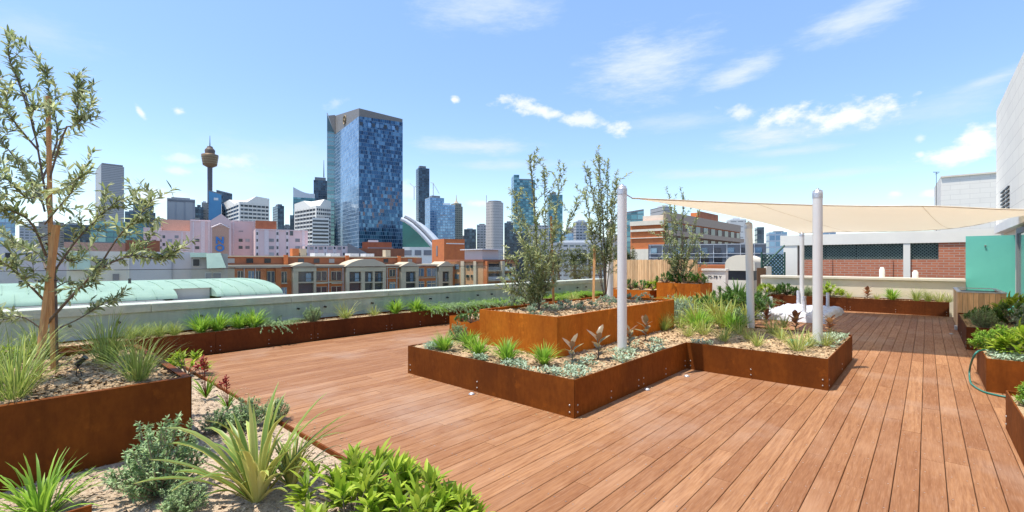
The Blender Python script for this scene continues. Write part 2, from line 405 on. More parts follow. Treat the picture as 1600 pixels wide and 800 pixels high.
tag(MB().box(-9.43,-2.37,1.900,1.918,-.06,.025).build('edging_strip', M['corten'], at=(-6,1.9,0)), 'thin rusty steel edging strip between deck boards and pale mulch', 'garden edging')

m_ = MB()
for _ in range(420):
    q = rnd.random()
    if q < .6: x, y = rnd.uniform(-8.5,-2.4), 1.93+abs(rnd.gauss(0,.10))
    elif q < .8: x, y = rnd.uniform(-5.7,-2.7), 4.01-abs(rnd.gauss(0,.08))
    else: x, y = -2.73+abs(rnd.gauss(0,.08)), rnd.uniform(4,7)
    l = rnd.uniform(.008,.028); m_.flake((x,y,.006), l, l*rnd.uniform(.3,.7), rnd.uniform(0,6.3), rnd.uniform(-.15,.15))
tag(m_.build('stray_mulch_chips', M['mulch']), 'stray mulch chips spilled on the boards', 'mulch', kind='stuff')
# ------------------------------------------------------------------ corten planters
BOLT = None
def bolt_at(par, p, nrm):
    global BOLT
    if BOLT is None:
        q = MB().lathe((0,0,0), [(.010,0),(.010,.004),(.006,.007)], 10)
        BOLT = q.build('bolt', M['bolt']); o = BOLT
    else:
        o = BOLT.copy(); COL.objects.link(o)
    o.parent = par; o.location = Vector(p) - ORG[par.name]
    o.rotation_euler = Vector(nrm).to_track_quat('Z','Y').to_euler()
    return o
def planter(label, rects, outline, top, soilz, m, soilm, flakes, panel=2.2, rim=.012, bolts=(), group='rusty steel planters on the terrace', z0=0.0, sub=.0):
    """outline: ccw XY polygon; each straight side is divided into steel panels"""
    cx = sum(p[0] for p in outline)/len(outline); cy = sum(p[1] for p in outline)/len(outline)
    t = thing('steel_planter', label, 'planter', (cx,cy,z0), group)
    n = len(outline); th = .008
    inn = []
    for i in range(n):
        a, b_, c_ = Vector(outline[i-1]), Vector(outline[i]), Vector(outline[(i+1)%n])
        d1 = (b_-a).normalized(); d2 = (c_-b_).normalized()
        n1 = Vector((-d1.y,d1.x)); n2 = Vector((-d2.y,d2.x))
        inn.append((b_ + n1 + n2, (n1, n2), b_))
    for i in range(n):
        a = Vector(outline[i]); c_ = Vector(outline[(i+1)%n]); d = c_-a; L = d.length; d.normalize(); nn = Vector((-d.y,d.x))
        k = max(1, round(L/panel)); 
        for j in range(k):
            s0 = L*j/k + (.002 if j else 0.0005*(i%2)); s1 = L*(j+1)/k - (.002 if j < k-1 else .0005*(i%2))
            p0 = a+d*s0; p1 = a+d*s1; mb = MB()
            q0 = p0+nn*th; q1 = p1+nn*th
            mb.hexa([(*p0,z0),(*p1,z0),(*q1,z0),(*q0,z0),(*p0,top),(*p1,top),(*q1,top),(*q0,top)])
            if rim > th:
                r0 = p0+nn*rim; r1 = p1+nn*rim
                if j == 0: r0 = r0 + d*rim*.98
                if j == k-1: r1 = r1 - d*rim*.98
                e0 = p0+nn*th+(d*th if j==0 else d*0); e1 = p1+nn*th-(d*th if j==k-1 else d*0)
                mb.hexa([(*e0,top-.008),(*e1,top-.008),(*r1,top-.008),(*r0,top-.008),(*e0,top-.0005),(*e1,top-.0005),(*r1,top-.0005),(*r0,top-.0005)])
            mb.build('steel_panel', m, t)
        if i in bolts:
            out = Vector((-nn.x,-nn.y,0))
            ss = []
            for j in range(k+1):
                if j == 0: ss += [.06,]
                elif j == k: ss += [L-.06]
                else: ss += [L*j/k-.07, L*j/k+.07]
                if j < k: ss.append(L*(j+.5)/k)
            for s_ in ss:
                for zz in (.055,.13):
                    p = a+d*s_; bolt_at(t, (p.x+out.x*.0, p.y+out.y*.0, z0+zz), out)
    sb = MB()
    for (xa,xb,ya,yb) in rects:
        mulch(sb, xa+.009, xb-.009, ya+.009, yb-.009, soilz, .02, int(2.2*flakes*(xb-xa)*(yb-ya)), .12)
    sb.build('mulch', soilm, t)
    return t
def rect(x0,x1,y0,y1): return [(x0,y0),(x1,y0),(x1,y1),(x0,y1)]
# raised bed in the middle of the deck: an L with a long tail
planter('low brown L-shaped steel bed wrapped around the tall orange planter', [(-5.68,-2.74,4.02,7.05),(-5.68,-.93,7.05,9.6),(-5.4,-3.7,9.6,16.2)],
        [(-5.68,4.02),(-2.74,4.02),(-2.74,7.05),(-.93,7.05),(-.93,9.6),(-3.7,9.6),(-3.7,16.2),(-5.4,16.2),(-5.4,9.62),(-5.68,9.62)], .405, .375, M['corten'], M['mulch'], 260, 2.0, .012, (0,1,2,3))
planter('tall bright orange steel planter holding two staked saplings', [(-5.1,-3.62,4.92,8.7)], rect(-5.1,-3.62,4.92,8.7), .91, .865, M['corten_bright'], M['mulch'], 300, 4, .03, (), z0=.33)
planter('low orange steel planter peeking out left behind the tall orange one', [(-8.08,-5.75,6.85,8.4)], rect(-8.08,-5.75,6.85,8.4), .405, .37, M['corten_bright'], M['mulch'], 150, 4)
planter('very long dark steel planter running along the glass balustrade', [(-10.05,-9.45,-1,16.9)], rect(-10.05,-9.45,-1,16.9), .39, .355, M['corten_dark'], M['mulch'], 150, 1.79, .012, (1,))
planter('big knee-high steel planter with the large staked olive tree', [(-7.32,-4.9,-3.2,1.15)], rect(-7.32,-4.9,-3.2,1.15), .615, .565, M['corten'], M['mulch'], 500, 5, .06)
tag(MB().box(-3.345,-3.33,-1.2,.33,-.02,.34).build('steel_plate', M['corten'], at=(-3.33,-.4,0)), 'bit of rusty steel plate showing at the bottom edge by the strappy clump', 'garden edging')
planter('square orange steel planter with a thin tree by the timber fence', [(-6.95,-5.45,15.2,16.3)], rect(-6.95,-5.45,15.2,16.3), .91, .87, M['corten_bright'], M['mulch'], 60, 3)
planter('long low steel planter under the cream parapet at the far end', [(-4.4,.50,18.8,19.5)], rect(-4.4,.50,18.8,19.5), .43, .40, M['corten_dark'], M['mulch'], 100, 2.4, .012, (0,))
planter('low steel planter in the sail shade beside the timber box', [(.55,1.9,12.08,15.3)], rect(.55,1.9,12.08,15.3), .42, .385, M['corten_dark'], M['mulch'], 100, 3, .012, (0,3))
planter('low steel planter with the green hose hung over its side', [(.56,1.9,8.35,9.85)], rect(.56,1.9,8.35,9.85), .42, .385, M['corten'], M['mulch'], 100, 3)
planter('low steel planter cut off by the right edge nearest the camera', [(.58,1.9,3.0,6.65)], rect(.58,1.9,3.0,6.65), .375, .34, M['corten'], M['mulch'], 200, 2.6, .012, (3,))
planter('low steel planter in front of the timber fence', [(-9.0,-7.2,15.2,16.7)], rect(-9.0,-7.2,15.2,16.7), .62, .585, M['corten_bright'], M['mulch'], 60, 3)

# ------------------------------------------------------------------ parapets and balustrade
pw = thing('parapet_wall', 'long pale concrete parapet behind the glass balustrade', 'wall', (-10.3,6,-.06))
MB().box(-10.55,-10.15,-3,17.2,-.06,.755).build('wall', M['conc_face'], pw)
y = -3.02
while y < 17.1:
    MB().box(-10.62,-10.12,y,min(y+2.394,17.22),.758,.905).build('coping', M['conc'], pw, bevel=.012); y += 2.4
bl = thing('glass_balustrade', 'frameless clear glass balustrade fixed along the long parapet', 'balustrade', (-10.1,6,.45))
y = 2.83 - 1.79*3
while y < 16:
    MB().box(-10.10,-10.088,y+.008,y+1.782,.47,1.50).build('glass_panel', M['glass'], bl)
    for yy in (y+.3, y+1.49):
        MB().tube([(-10.149,yy,.62),(-10.075,yy,.62)], .022, 12).build('standoff', M['wire'], bl)
    y += 1.79
MB().tube([(-10.094,-2.5,1.503),(-10.094,16.0,1.503)], .006, 6).build('top_rail', M['wire'], bl)
fp = thing('parapet_wall', 'low cream parapet running behind the far planter', 'wall', (-2,19.8,-.06))
MB().box(-4.75,.88,19.6,19.9,-.06,1.02).build('wall', M['cream'], fp)
MB().box(-4.75,.88,19.53,19.97,1.023,1.11).build('coping', M['cream'], fp, bevel=.01)
for px, nm in ((1379,'left'),(1431,'right')):
    p = W(K(px)*15.6, 15.6)
    p = Vector((p.x, 19.75, 1.11))
    hh = .34 if nm == 'left' else .24
    o = MB().lathe(p, [(.075,0),(.075,hh*.75),(.06,hh*.8),(.06,hh*.9),(.035,hh)], 16).build('bollard', M['white'], at=p)
    tag(o, 'taller slim white stub post standing on the cream parapet' if nm == 'left' else 'shorter stubby white post standing on the cream parapet', 'bollard', 'white stub posts on the parapet')
# timber fence
tf = thing('timber_fence', 'vertical batten timber fence at the far left end of the deck', 'fence', (-8,17,0))
mb = MB(); x = -10.0; i = 0
while x < -6.2:
    mb.box(x, x+.066, 17.0+.004*(i%2), 17.025, 0.02, 1.70+.006*(i%3)); x += .076; i += 1
mb.build('batten_panel', M['timber'], tf)
mb = MB()
for zz in (.3,1.4): mb.box(-10,-6.2,17.028,17.07,zz,zz+.09)
mb.build('rail', M['timber'], tf)
# white wall with house letters
ww = thing('low_wall', 'short white rendered wall with small dark lettering', 'wall', (-5.5,17.4,0))
MB().box(-6.18,-5.36,17.4,17.7,-.06,1.30).build('wall', M['white'], ww)
MB().box(-6.2,-5.33,17.36,17.74,1.303,1.37).build('coping', M['white'], ww)
cu = bpy.data.curves.new('lettering', 'FONT'); cu.body = "75-78 Y"; cu.size = .15; cu.extrude = .004
tmp = bpy.data.objects.new('lettering', cu); COL.objects.link(tmp)
dg = bpy.context.evaluated_depsgraph_get(); me = bpy.data.meshes.new_from_object(tmp.evaluated_get(dg))
bpy.data.objects.remove(tmp); me.materials.clear(); me.materials.append(M['wire'])
o = bpy.data.objects.new('lettering', me); COL.objects.link(o); o.parent = ww
o.location = Vector((-5.98,17.393,1.02)) - Vector((-5.5,17.4,0)); o.rotation_euler = (math.pi/2,0,0)
# arched cream structure
ar = thing('roof_vent_house', 'small cream vault-topped roof structure with dark louvres', 'roof structure', D(1158,440,22).xy.to_3d())
a0 = W(K(1135)*22,22); a1 = W(K(1178)*21.25,21.25); ud = (a1-a0).normalized(); vd = Vector((-ud.y,ud.x,0)); Lr = (a1-a0).length
pts = lambda s, d, z: tuple(a0+ud*s+vd*d+Vector((0,0,z)))
MB().hexa([pts(0,0,-2),pts(Lr,0,-2),pts(Lr,2,-2),pts(0,2,-2),pts(0,0,.75),pts(Lr,0,.75),pts(Lr,2,.75),pts(0,2,.75)]).build('wall', M['cream'], ar)
MB().hexa([pts(.03,.06,.75),pts(Lr-.03,.06,.75),pts(Lr-.03,1.9,.75),pts(.03,1.9,.75),pts(.03,.06,1.2),pts(Lr-.03,.06,1.2),pts(Lr-.03,1.9,1.2),pts(.03,1.9,1.2)]).build('louvre', M['wire'], ar)
mb = MB(); prof = [(-.06,1.2)]+[(Lr/2-(Lr/2+.06)*math.cos(q), 1.36+.68*math.sin(q)**.7*.85) for q in [math.pi*i/12 for i in range(1,12)]]+[(Lr+.06,1.2)]
vs = [pts(s,-.05,z) for s,z in prof]+[pts(s,2.05,z) for s,z in prof]; n = len(prof)
mb.add(vs, [(i,n+i,n+i+1,i+1) for i in range(n-1)], True); mb.add(vs, [tuple(range(n-1,-1,-1)), tuple(range(n,2*n)), (0,n-1,2*n-1,n)])
mb.build('roof', M['cream'], ar)
# green lattice screen and gate
def lattice(mb, o, u, L, z0, z1, s=.13, w=.025, clip=None, th=.012):
    o = Vector(o); u = Vector(u).normalized(); nrm = Vector((-u.y,u.x,0))
    H = z1-z0
    for sg in (1,-1):
        k = -H
        while k < L+H:
            # line s = k + sg*(z-z0)
            pts_ = []
            za, zb = z0, z1; sa = k; sb_ = k+sg*H
            if sg < 0: sa = k+0; sb_ = k-H
            # clip to [0,L]
            def z_at(S): return z0+(S-sa)/(sb_-sa)*H
            lo, hi = min(sa,sb_), max(sa,sb_)
            c0, c1 = max(lo,0), min(hi,L)
            if c1-c0 > .02:
                A = o+u*c0+Vector((0,0,z_at(c0))); B = o+u*c1+Vector((0,0,z_at(c1)))
                d = (B-A).normalized(); pz = nrm.cross(d)*w/2; nn = nrm*(th/2 + (.001 if sg>0 else -.012))
                nb = nrm*(-th/2 + (.001 if sg>0 else -.012))
                mb.hexa([A-pz+nn,B-pz+nn,B-pz+nb,A-pz+nb,A+pz+nn,B+pz+nn,B+pz+nb,A+pz+nb])
            k += s
lt = thing('lattice_screen', 'dark green lattice screen left of the brick pavilion', 'screen', (-5.9,24,-.5))
q0 = W(K(1190)*20.5,20.5); q1 = W(K(1226)*20.5,20.5); u = (q1-q0)
mb = MB(); lattice(mb, q0, u, u.length, -1, 1.95, .16, .05); mb.build('lattice', M['lattice'], lt)
mb = MB()
un = u.normalized()
for s_ in (0,u.length):
    c_ = q0+un*s_; mb.tube([(c_.x,c_.y,-1),(c_.x,c_.y,2.05)], .04, 6)
mb.tube([(q0.x,q0.y,1.35),(q1.x,q1.y,2.35)], .04, 6); mb.build('frame', M['lattice'], lt)
q0 = W(K(1183)*19.8,19.8); q1 = W(K(1203)*19.8,19.8); u = (q1-q0).normalized(); v = Vector((-u.y,u.x,0)); L = (q1-q0).length
gt = thing('timber_gate', 'little brown timber gate beside a cream pier', 'gate', (q0.x,q0.y,-.06))
mb = MB()
for i in range(6):
    a = q0+u*(i*.065); b_ = a+u*.058
    mb.hexa([(*a.xy,-.06),(*b_.xy,-.06),(*(b_+v*.03).xy,-.06),(*(a+v*.03).xy,-.06),(*a.xy,1.36),(*b_.xy,1.36),(*(b_+v*.03).xy,1.36),(*(a+v*.03).xy,1.36)])
mb.build('boards', mat('brown_gate', (.22,.11,.05), rough=.8), gt)
a = q0+u*.41; b_ = q0+u*.62
MB().hexa([(*a.xy,-.06),(*b_.xy,-.06),(*(b_+v*.2).xy,-.06),(*(a+v*.2).xy,-.06),(*a.xy,1.42),(*b_.xy,1.42),(*(b_+v*.2).xy,1.42),(*(a+v*.2).xy,1.42)]).build('pier', M['cream'], gt)

# ------------------------------------------------------------------ brick pavilion next door
pv = thing('brick_pavilion', 'low red brick pavilion with green lattice openings and white fascia', 'building', (-2,25,-2))
def uvbox(mb, x0,x1,y0,y1,z0,z1): mb.prism(rect(x0,x1,y0,y1), z0, z1)
mb = MB(); uvbox(mb, -4.35,1.9,25.02,25.25,-2,1.72); mb.build('brick_wall', M['brick_wall'], pv)
mb = MB(); uvbox(mb, .35,1.9,24.97,25.017,-2,2.38); uvbox(mb, -1.3,-1.05,24.97,25.017,-2,1.72); uvbox(mb, -3.4,-3.15,24.97,25.017,-2,1.72); mb.build('brick_pier', M['brick_wall'], pv)
MB().box(-5.2,4,24.92,30,2.385,2.86).build('fascia', M['white'], pv)
for xa, xb in ((-5.07,-4.5),(-.72,-.50),(1.95,2.2)):
    MB().box(xa, xb, 24.95 if xa < -5 else 24.94, 25.7 if xa < -5 else 25.015, -2, 2.38).build('column', M['white'], pv)
for xa, xb in ((-4.34,-3.41),(-3.39,-2.3),(-2.28,-.73),(-.49,.34)):
    mb = MB(); lattice(mb, (xa,25.08,0), (1,0,0), xb-xa, 1.725, 2.38, .12, .03); mb.build('lattice_window', mat('lattice_grey', (.16,.22,.20), rough=.7) if xa == -4.34 else bpy.data.materials['lattice_grey'], pv)
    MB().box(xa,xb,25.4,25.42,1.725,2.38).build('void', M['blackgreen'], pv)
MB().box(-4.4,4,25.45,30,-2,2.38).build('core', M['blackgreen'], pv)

# ------------------------------------------------------------------ building on the right
rb = thing('rendered_building', 'tall white block-walled building rising at the right edge', 'building', (4,16,0))
mb = MB(); mb.prism(rect(2.0,9,2,25.8), 2.95, 7.45); mb.build('upper_wall', M['block_wall'], rb)
MB().box(1.86,9,2,24.6,2.66,2.945).build('soffit', M['white'], rb)
MB().box(2.1,9,2,24.6,0,2.655).build('lower_wall', M['cream'], rb)
for k in range(2):
    lv = MB()
    for j in range(6):
        lv.box(1.955,1.998,21.9+k*1.15,22.8+k*1.15,3.35+j*.14,3.35+j*.14+.05)
    lv.build('louvre', M['wire'], rb)
tw = thing('teal_wall', 'smooth teal painted wall panel beyond the timber box', 'wall', (1.4,20,0))
MB().box(.90,1.94,20.0,20.1,-.03,2.42).build('panel', M['teal'], tw)
MB().box(1.30,1.34,19.96,19.998,2.1,2.14).build('fixing', M['bolt'], tw)
dr = thing('glass_door', 'glazed door in a grey metal frame by the teal wall', 'door', (2.0,18,0))
mb = MB(); mb.box(1.95,2.05,19.75,19.95,0,2.6); mb.box(1.95,2.05,17.9,18.0,0,2.6); mb.box(1.95,2.05,18.0,19.75,2.45,2.6); mb.build('frame', M['roofgrey'], dr)
MB().box(1.99,2.01,18.0,19.75,0.02,2.45).build('pane', mat('door_glass', (.30,.45,.42), rough=.08, metal=.4), dr)
ac = thing('air_conditioner', 'dark air conditioning unit perched on the soffit edge', 'machine', (1.93,16.5,2.945))
MB().box(1.88,1.99,15.9,17.0,2.946,3.2).build('casing', M['roofgrey'], ac)
MB().tube([(1.875,16.45,3.07),(1.86,16.45,3.07)], .11, 16).build('fan', M['black'], ac)
fb = thing('plant_room', 'plain cream box-shaped roof building behind the sail', 'building', D(1515,400,40).xy.to_3d())
a_ = math.atan(K(1470)); c0 = W(K(1470)*40,40); dr_ = W(math.cos(-a_+.06), math.sin(-a_+.06)); c1 = c0+dr_*5.2; v = Vector((-dr_.y,dr_.x,0)).normalized()*8
MB().prism([c0.xy,c1.xy,(c1+v).xy,(c0+v).xy], -4, ZZ(278,40)).build('wall', M['block_wall'], fb)
mb = MB()
e_ = v.normalized()*.12
MB().prism([(c0-e_).xy,(c1-e_).xy,(c1+v).xy,(c0+v).xy], ZZ(278,40)+.003, ZZ(275.5,40)).build('coping', M['cream'], fb)
an = thing('antenna', 'thin rooftop antenna standing left of the cream roof box', 'antenna', D(1463,300,38))
p = D(1463,328,38); q = D(1463,269,38); ORG[an.name] = Vector(an.location)
mb = MB(); mb.tube([(p.x,p.y,ZZ(345,38)-2), q], .02, 6); mb.build('mast', M['wire'], an)
mb = MB(); r_ = W(1,0); mb.tube([q-r_*.25, q+r_*.25], .025, 6); mb.tube([q-r_*.1-Vector((0,0,.15)), q+r_*.15-Vector((0,0,.1))], .02, 6); mb.build('array', M['wire'], an)

# ------------------------------------------------------------------ timber box
bx = thing('timber_box', 'slatted timber service box with a metal rimmed top', 'cabinet', (1,16.3,0))
mb = MB()
def slats(mb, a, b_, z0, z1, w=.085, th=.02):
    a = Vector(a); b_ = Vector(b_); d = b_-a; L = d.length; d.normalize(); nn = Vector((-d.y,d.x)); k = int(L/w)
    for i in range(k):
        p = a+d*(L*i/k+.003); q = a+d*(L*(i+1)/k-.003); r1 = q+nn*th; r0 = p+nn*th
        mb.hexa([(*p,z0),(*q,z0),(*r1,z0),(*r0,z0),(*p,z1),(*q,z1),(*r1,z1),(*r0,z1)])
slats(mb, (.55,15.4), (1.36,15.4), .03, .90); mb.build('front_slats', M['timber'], bx)
mb = MB(); slats(mb, (.55,17.7), (.55,15.425), .03, .90); mb.build('side_slats', M['timber'], bx)
mb = MB(); slats(mb, (1.36,15.425), (1.36,17.7), .03, .90); mb.build('side_slats', M['timber'], bx)
mb = MB(); mb.box(.58,1.33,15.43,17.69,.02,.86); mb.build('core', M['wire'], bx)
mb = MB(); mb.box(.54,1.37,15.38,15.46,.903,.925); mb.box(.54,1.37,17.63,17.71,.903,.925); mb.box(.54,.62,15.46,17.63,.903,.925); mb.box(1.29,1.37,15.46,17.63,.903,.925); mb.build('metal_rim', M['cap'], bx)
MB().box(.50,.545,15.3,15.62,0,.09).build('foot_bracket', M['cap'], bx)

# ------------------------------------------------------------------ posts and sail
def post(label, x, y, z0, z1, r=.066, lean=(0,0), group='round grey shade sail posts'):
    t = thing('shade_post', label, 'post', (x,y,z0), group)
    tp = Vector((x+lean[0],y+lean[1],z1))
    MB().tube([(x,y,z0-.3),tp], r, 28).build('shaft', M['post'], t)
    mb = MB(); mb.lathe(tp, [(r*1.06,-.09),(r*1.06,-.02),(r*1.0,0),(r*.72,.004),(r*.72,.03),(r*.3,.034),(r*.3,.055)], 20)
    for k in range(6):
        q = k*math.pi/3; mb.lathe(tp+Vector((math.cos(q)*r*.85,math.sin(q)*r*.85,.001)), [(.008,0),(.008,.022)], 8)
    mb.build('cap', M['cap'], t)
    return t
w = W(K(972)*6.5,6.5); L1 = w.copy(); post('nearest grey post, standing in front of the tall orange planter', w.x, w.y, .37, 2.68)
w = W(K(1277.5)*7.0,7.0); post('grey post rising from the right arm of the L-shaped bed', w.x, w.y, .37, 2.70)
w = W(K(1174)*8.8,8.8); post('short pale post leaning slightly under the middle of the sail', w.x, w.y, .37, 2.36, lean=(-.05,.0))
w = W(K(1253)*15.2,15.2); post('distant slim grey post standing beyond the wrapped table', w.x, w.y, -.0, 2.56)
w = W(K(953)*9.4,9.4); post('white post behind the slim sapling in the tall orange planter', w.x, w.y, .86, 2.45)
# sail: Coons patch between two concave edges
near = [(-3.12,6.02,2.55),(-2.45,7.55,2.585),(-1.6,9.72,2.665),(-.7,10.25,2.62),(.04,10.42,2.575),(1.0,10.7,2.47),(1.86,10.9,2.80)]
far = [(-3.05,17.2,2.55),(-2.2,17.55,2.57),(-1.2,17.9,2.56),(-.3,18.1,2.55),(.6,18.3,2.60),(1.3,18.4,2.74),(1.86,18.5,3.0)]
near[6] = (1.86,11.0,2.42)
def cr(pts, t):
    n = len(pts)-1; f = t*n; i = min(int(f), n-1); u = f-i
    g_ = lambda k: Vector(pts[max(0,min(n,k))])
    p0,p1,p2,p3 = g_(i-1),g_(i),g_(i+1),g_(i+2)
    return .5*((2*p1)+(p2-p0)*u+(2*p0-5*p1+4*p2-p3)*u*u+(3*p1-p0-3*p2+p3)*u**3)
nu, nv = 48, 28; vs = []
for j in range(nv+1):
    for i in range(nu+1):
        a = cr(near, i/nu); c_ = cr(far, i/nu); t_ = j/nv
        p = a.lerp(c_, t_)
        ins = math.sin(math.pi*t_)*.25*(1-i/nu)**3
        p.x += ins
        p.z -= .10*math.sin(math.pi*t_)*math.sin(math.pi*i/nu) - .014*math.sin(i*1.9+6*t_)*math.exp(-3*min(t_,1-t_))*math.exp(-2.5*min(i,nu-i)/nu) - .006*noise.noise(Vector((i*.35,j*.35,2)))
        vs.append(p)
mb = MB(); mb.add(vs, [(j*(nu+1)+i, j*(nu+1)+i+1, (j+1)*(nu+1)+i+1, (j+1)*(nu+1)+i) for j in range(nv) for i in range(nu)], True)
sl = thing('shade_sail', 'large cream shade sail stretched above the far deck', 'shade sail', (-1,12,2.5))
o = mb.build('fabric', M['sail'], sl); sm = o.modifiers.new('solid','SOLIDIFY'); sm.thickness = .002
mb = MB(); mb.tube([cr(near,i/40)-Vector((0,0,.004)) for i in range(41)], .012, 6); mb.build('hem', mat('hem_cloth', (.74,.62,.46), rough=.8), sl)
mb = MB(); mb.tube([cr(far,i/40)-Vector((0,0,.004)) for i in range(41)], .010, 6); mb.build('hem', bpy.data.materials['hem_cloth'], sl)
for t_ in (.24,.66):
    mb = MB(); mb.tube([vs[j*(nu+1)+int(nu*t_)]-Vector((0,0,.003)) for j in range(nv+1)], .003, 5); mb.build('seam', bpy.data.materials['hem_cloth'], sl)
mb = MB(); mb.tube([Vector((L1.x,L1.y,2.58))+Vector((.06,.03,0)), Vector(near[0])], .008, 6); mb.build('turnbuckle', M['cap'], sl)

# ------------------------------------------------------------------ wrapped upturned table
tb_ = thing('wrapped_table', 'upturned table wrapped in white sheeting with legs pointing up', 'table', (-2.95,16.45,0))
nx, ny = 44, 70; vs = []; x0_, x1_, y0_, y1_ = -3.66,-1.95,14.45,18.05
legs = [(-3.45,15.35),(-2.51,14.85),(-2.27,17.1),(-3.15,17.6)]
for j in range(ny+1):
    for i in range(nx+1):
        a, c_ = i/nx, j/ny; x = x0_+(x1_-x0_)*a; y = y0_+(y1_-y0_)*c_
        e = min(a, 1-a)*(x1_-x0_); f = min(c_,1-c_)*(y1_-y0_); ed = min(e,f)
        h = .17*min(1, (ed/.10))**.5 + .09*(.35-abs(noise.noise(Vector((x*3.2+y,y*2.4,1)))))*min(1,ed/.1) + .05*(.3-abs(noise.noise(Vector((x*8,y*6+x*3,3)))))*min(1,ed/.1)
        for lx, ly in legs: h += .10*math.exp(-math.hypot(x-lx,y-ly)/.09)
        wob = .09*noise.noise(Vector((a*4,c_*6,9)))*(1-min(1,ed/.3))
        vs.append((x+wob, y+.12*noise.noise(Vector((a*5,c_*5,4)))*(1-min(1,ed/.3)), max(h, 0.004)))
mb = MB(); mb.add(vs, [(j*(nx+1)+i, j*(nx+1)+i+1, (j+1)*(nx+1)+i+1, (j+1)*(nx+1)+i) for j in range(ny) for i in range(nx)], False)
mb.build('wrapped_top', M['wrap'], tb_)
for (lx, ly), hh in zip(legs, (.60,.68,.68,.68)):
    pts_ = [(lx+.012*noise.noise(Vector((k,lx,ly))), ly+.012*noise.noise(Vector((k,ly,2))), .2+(hh-.2)*k/8) for k in range(9)]
    mb = MB(); mb.tube(pts_, [.060,.050,.047,.045,.046,.044,.047,.046,.043], 10); mb.build('leg', M['wrap'], tb_)

# ------------------------------------------------------------------ hose, lights and small things
hp = [P(1540,547,.43), P(1528,549,.46), Vector(P(1520,560,.36)), P(1515,578,.16), P(1516,596,.03), P(1523,604,.014), P(1537,612,.014), P(1556,617,.014), P(1572,620,.014)]
pts_ = [cr(hp, i/60) for i in range(61)]
tag(MB().tube(pts_, .011, 8).build('garden_hose', M['hose'], at=(.5,7.6,0)), 'green garden hose drooping from the planter onto the deck', 'hose')
for i, (px, py, lb) in enumerate([(737,616,'small metal deck light left of the front bed corner'),(1011,609,'small metal deck light along the shaded side of the bed'),(1073,588,'small metal deck light in the inner corner of the L-shaped bed'),(1487,522,'small metal deck light by the foot of the timber box')]):
    p = P(px,py,0)
    t = thing('deck_light', lb, 'light', p, 'small round deck lights')
    MB().lathe(p, [(.04,.001),(.04,.006),(.03,.014)], 20).build('rim', M['cap'], t)
    MB().lathe(p+Vector((0,0,.014)), [(.022,0),(.02,.004),(.01,.007)], 16).build('lens', M['metalwhite'], t)
# spot light in big planter
p = P(124,586,.575); t = thing('garden_spotlight', 'small dark spotlight on a forked spike in the big planter', 'light', p)
mb = MB(); hd = p+Vector((.01,.01,.13)); ax = Vector((.35,.5,.62)).normalized()
mb.tube([hd-ax*.05, hd-ax*.046, hd+ax*.05, hd+ax*.054], [.016,.022,.022,.025], 16); mb.build('head', M['wire'], t)
mb = MB(); mb.tube([p+Vector((-.03,-.02,-.02)), hd-ax*.04], .004, 6); mb.tube([p+Vector((.03,.02,-.02)), hd-ax*.04], .004, 6); mb.build('spike', M['black'], t)
p = P(1240,537,.385)
o = MB().lathe(p, [(.07,0),(.08,.05),(.075,.062),(.02,.068)], 20).build('irrigation_cap', M['greencap'], at=p)
tag(o, 'green plastic irrigation cap among the grass tufts', 'garden fitting')

# ------------------------------------------------------------------ plant kinds (built once, then copied)
def k_tuft(r, n=150, L=(.20,.34), w=.014, tilt=(.05,1.0), droop=(.5,1.5), spread=.05, m='tuft'):
    mb = MB()
    for i in range(n):
        az = r.uniform(0,6.283); q = r.random()**.7*spread
        mb.blade((math.cos(az)*q, math.sin(az)*q, 0), az+r.uniform(-.5,.5), r.uniform(*tilt), r.uniform(*L), w*r.uniform(.7,1.2), r.uniform(*droop), 5, 0, .12)
    return [('foliage', mb, M[m])]
def k_flax(r, n=58, L=(.40,.86), w=.036):
    mb = MB(); rim = MB()
    for i in range(n):
        az = i*2.4+r.uniform(-.4,.4); t0 = r.uniform(.05,.85) if i > 4 else r.uniform(.02,.25)
        l = r.uniform(*L); dr = r.uniform(.4,1.7) if i > 4 else r.uniform(.05,.4)
        b_ = (math.cos(az)*.03, math.sin(az)*.03, 0); ww = w*r.uniform(.7,1.1)
        mb.blade(b_, az, t0, l, ww, dr, 8, .25, .16, .5)
        rim.blade((b_[0],b_[1],-.003), az, t0, l*.995, ww*1.34, dr, 8, .25, .11, .5)
    return [('leaves', mb, M['flax']), ('leaf_margins', rim, M['flaxrim'])]
def k_needle(r, n=95, H=.45, R=.27, nl=.030, m='needle', low=.2):
    mb = MB(); st = MB()
    for i in range(n):
        az = r.uniform(0,6.283); th = math.acos(r.uniform(low,1)); l = r.uniform(.6,1.0)
        d = Vector((math.cos(az)*math.sin(th)*R*2, math.sin(az)*math.sin(th)*R*2, math.cos(th)*H)); 
        e = Vector((math.cos(az)*R*math.sin(th)*l, math.sin(az)*R*math.sin(th)*l, max(.03,math.cos(th)*H*l)))
        p0 = Vector((0,0,0)); mid = e*.5+Vector((0,0,-.02*r.random()))
        pts_ = [p0, mid, e, e+Vector((d.x*.05,d.y*.05,.06))]
        st.tube(pts_, [.005,.004,.003,.001], 4, False)
        for sseg in range(3):
            a, b_ = pts_[sseg], pts_[sseg+1]; k = 10 if sseg == 0 else 22
            for j in range(k):
                t_ = (j+r.random())/k
                if sseg == 0 and t_ < .4: continue
                p = a.lerp(b_, t_); ax = (b_-a).normalized()
                dv = (ax*.7+Vector((r.gauss(0,1),r.gauss(0,1),r.gauss(0,1))).normalized()).normalized()
                mb.leaf(p, dv, Vector((r.random()-.5,r.random()-.5,1)), nl*r.uniform(.8,1.5), nl*.34, .1)
    return [('foliage', mb, M[m]), ('stems', st, M['bark_pale'])]
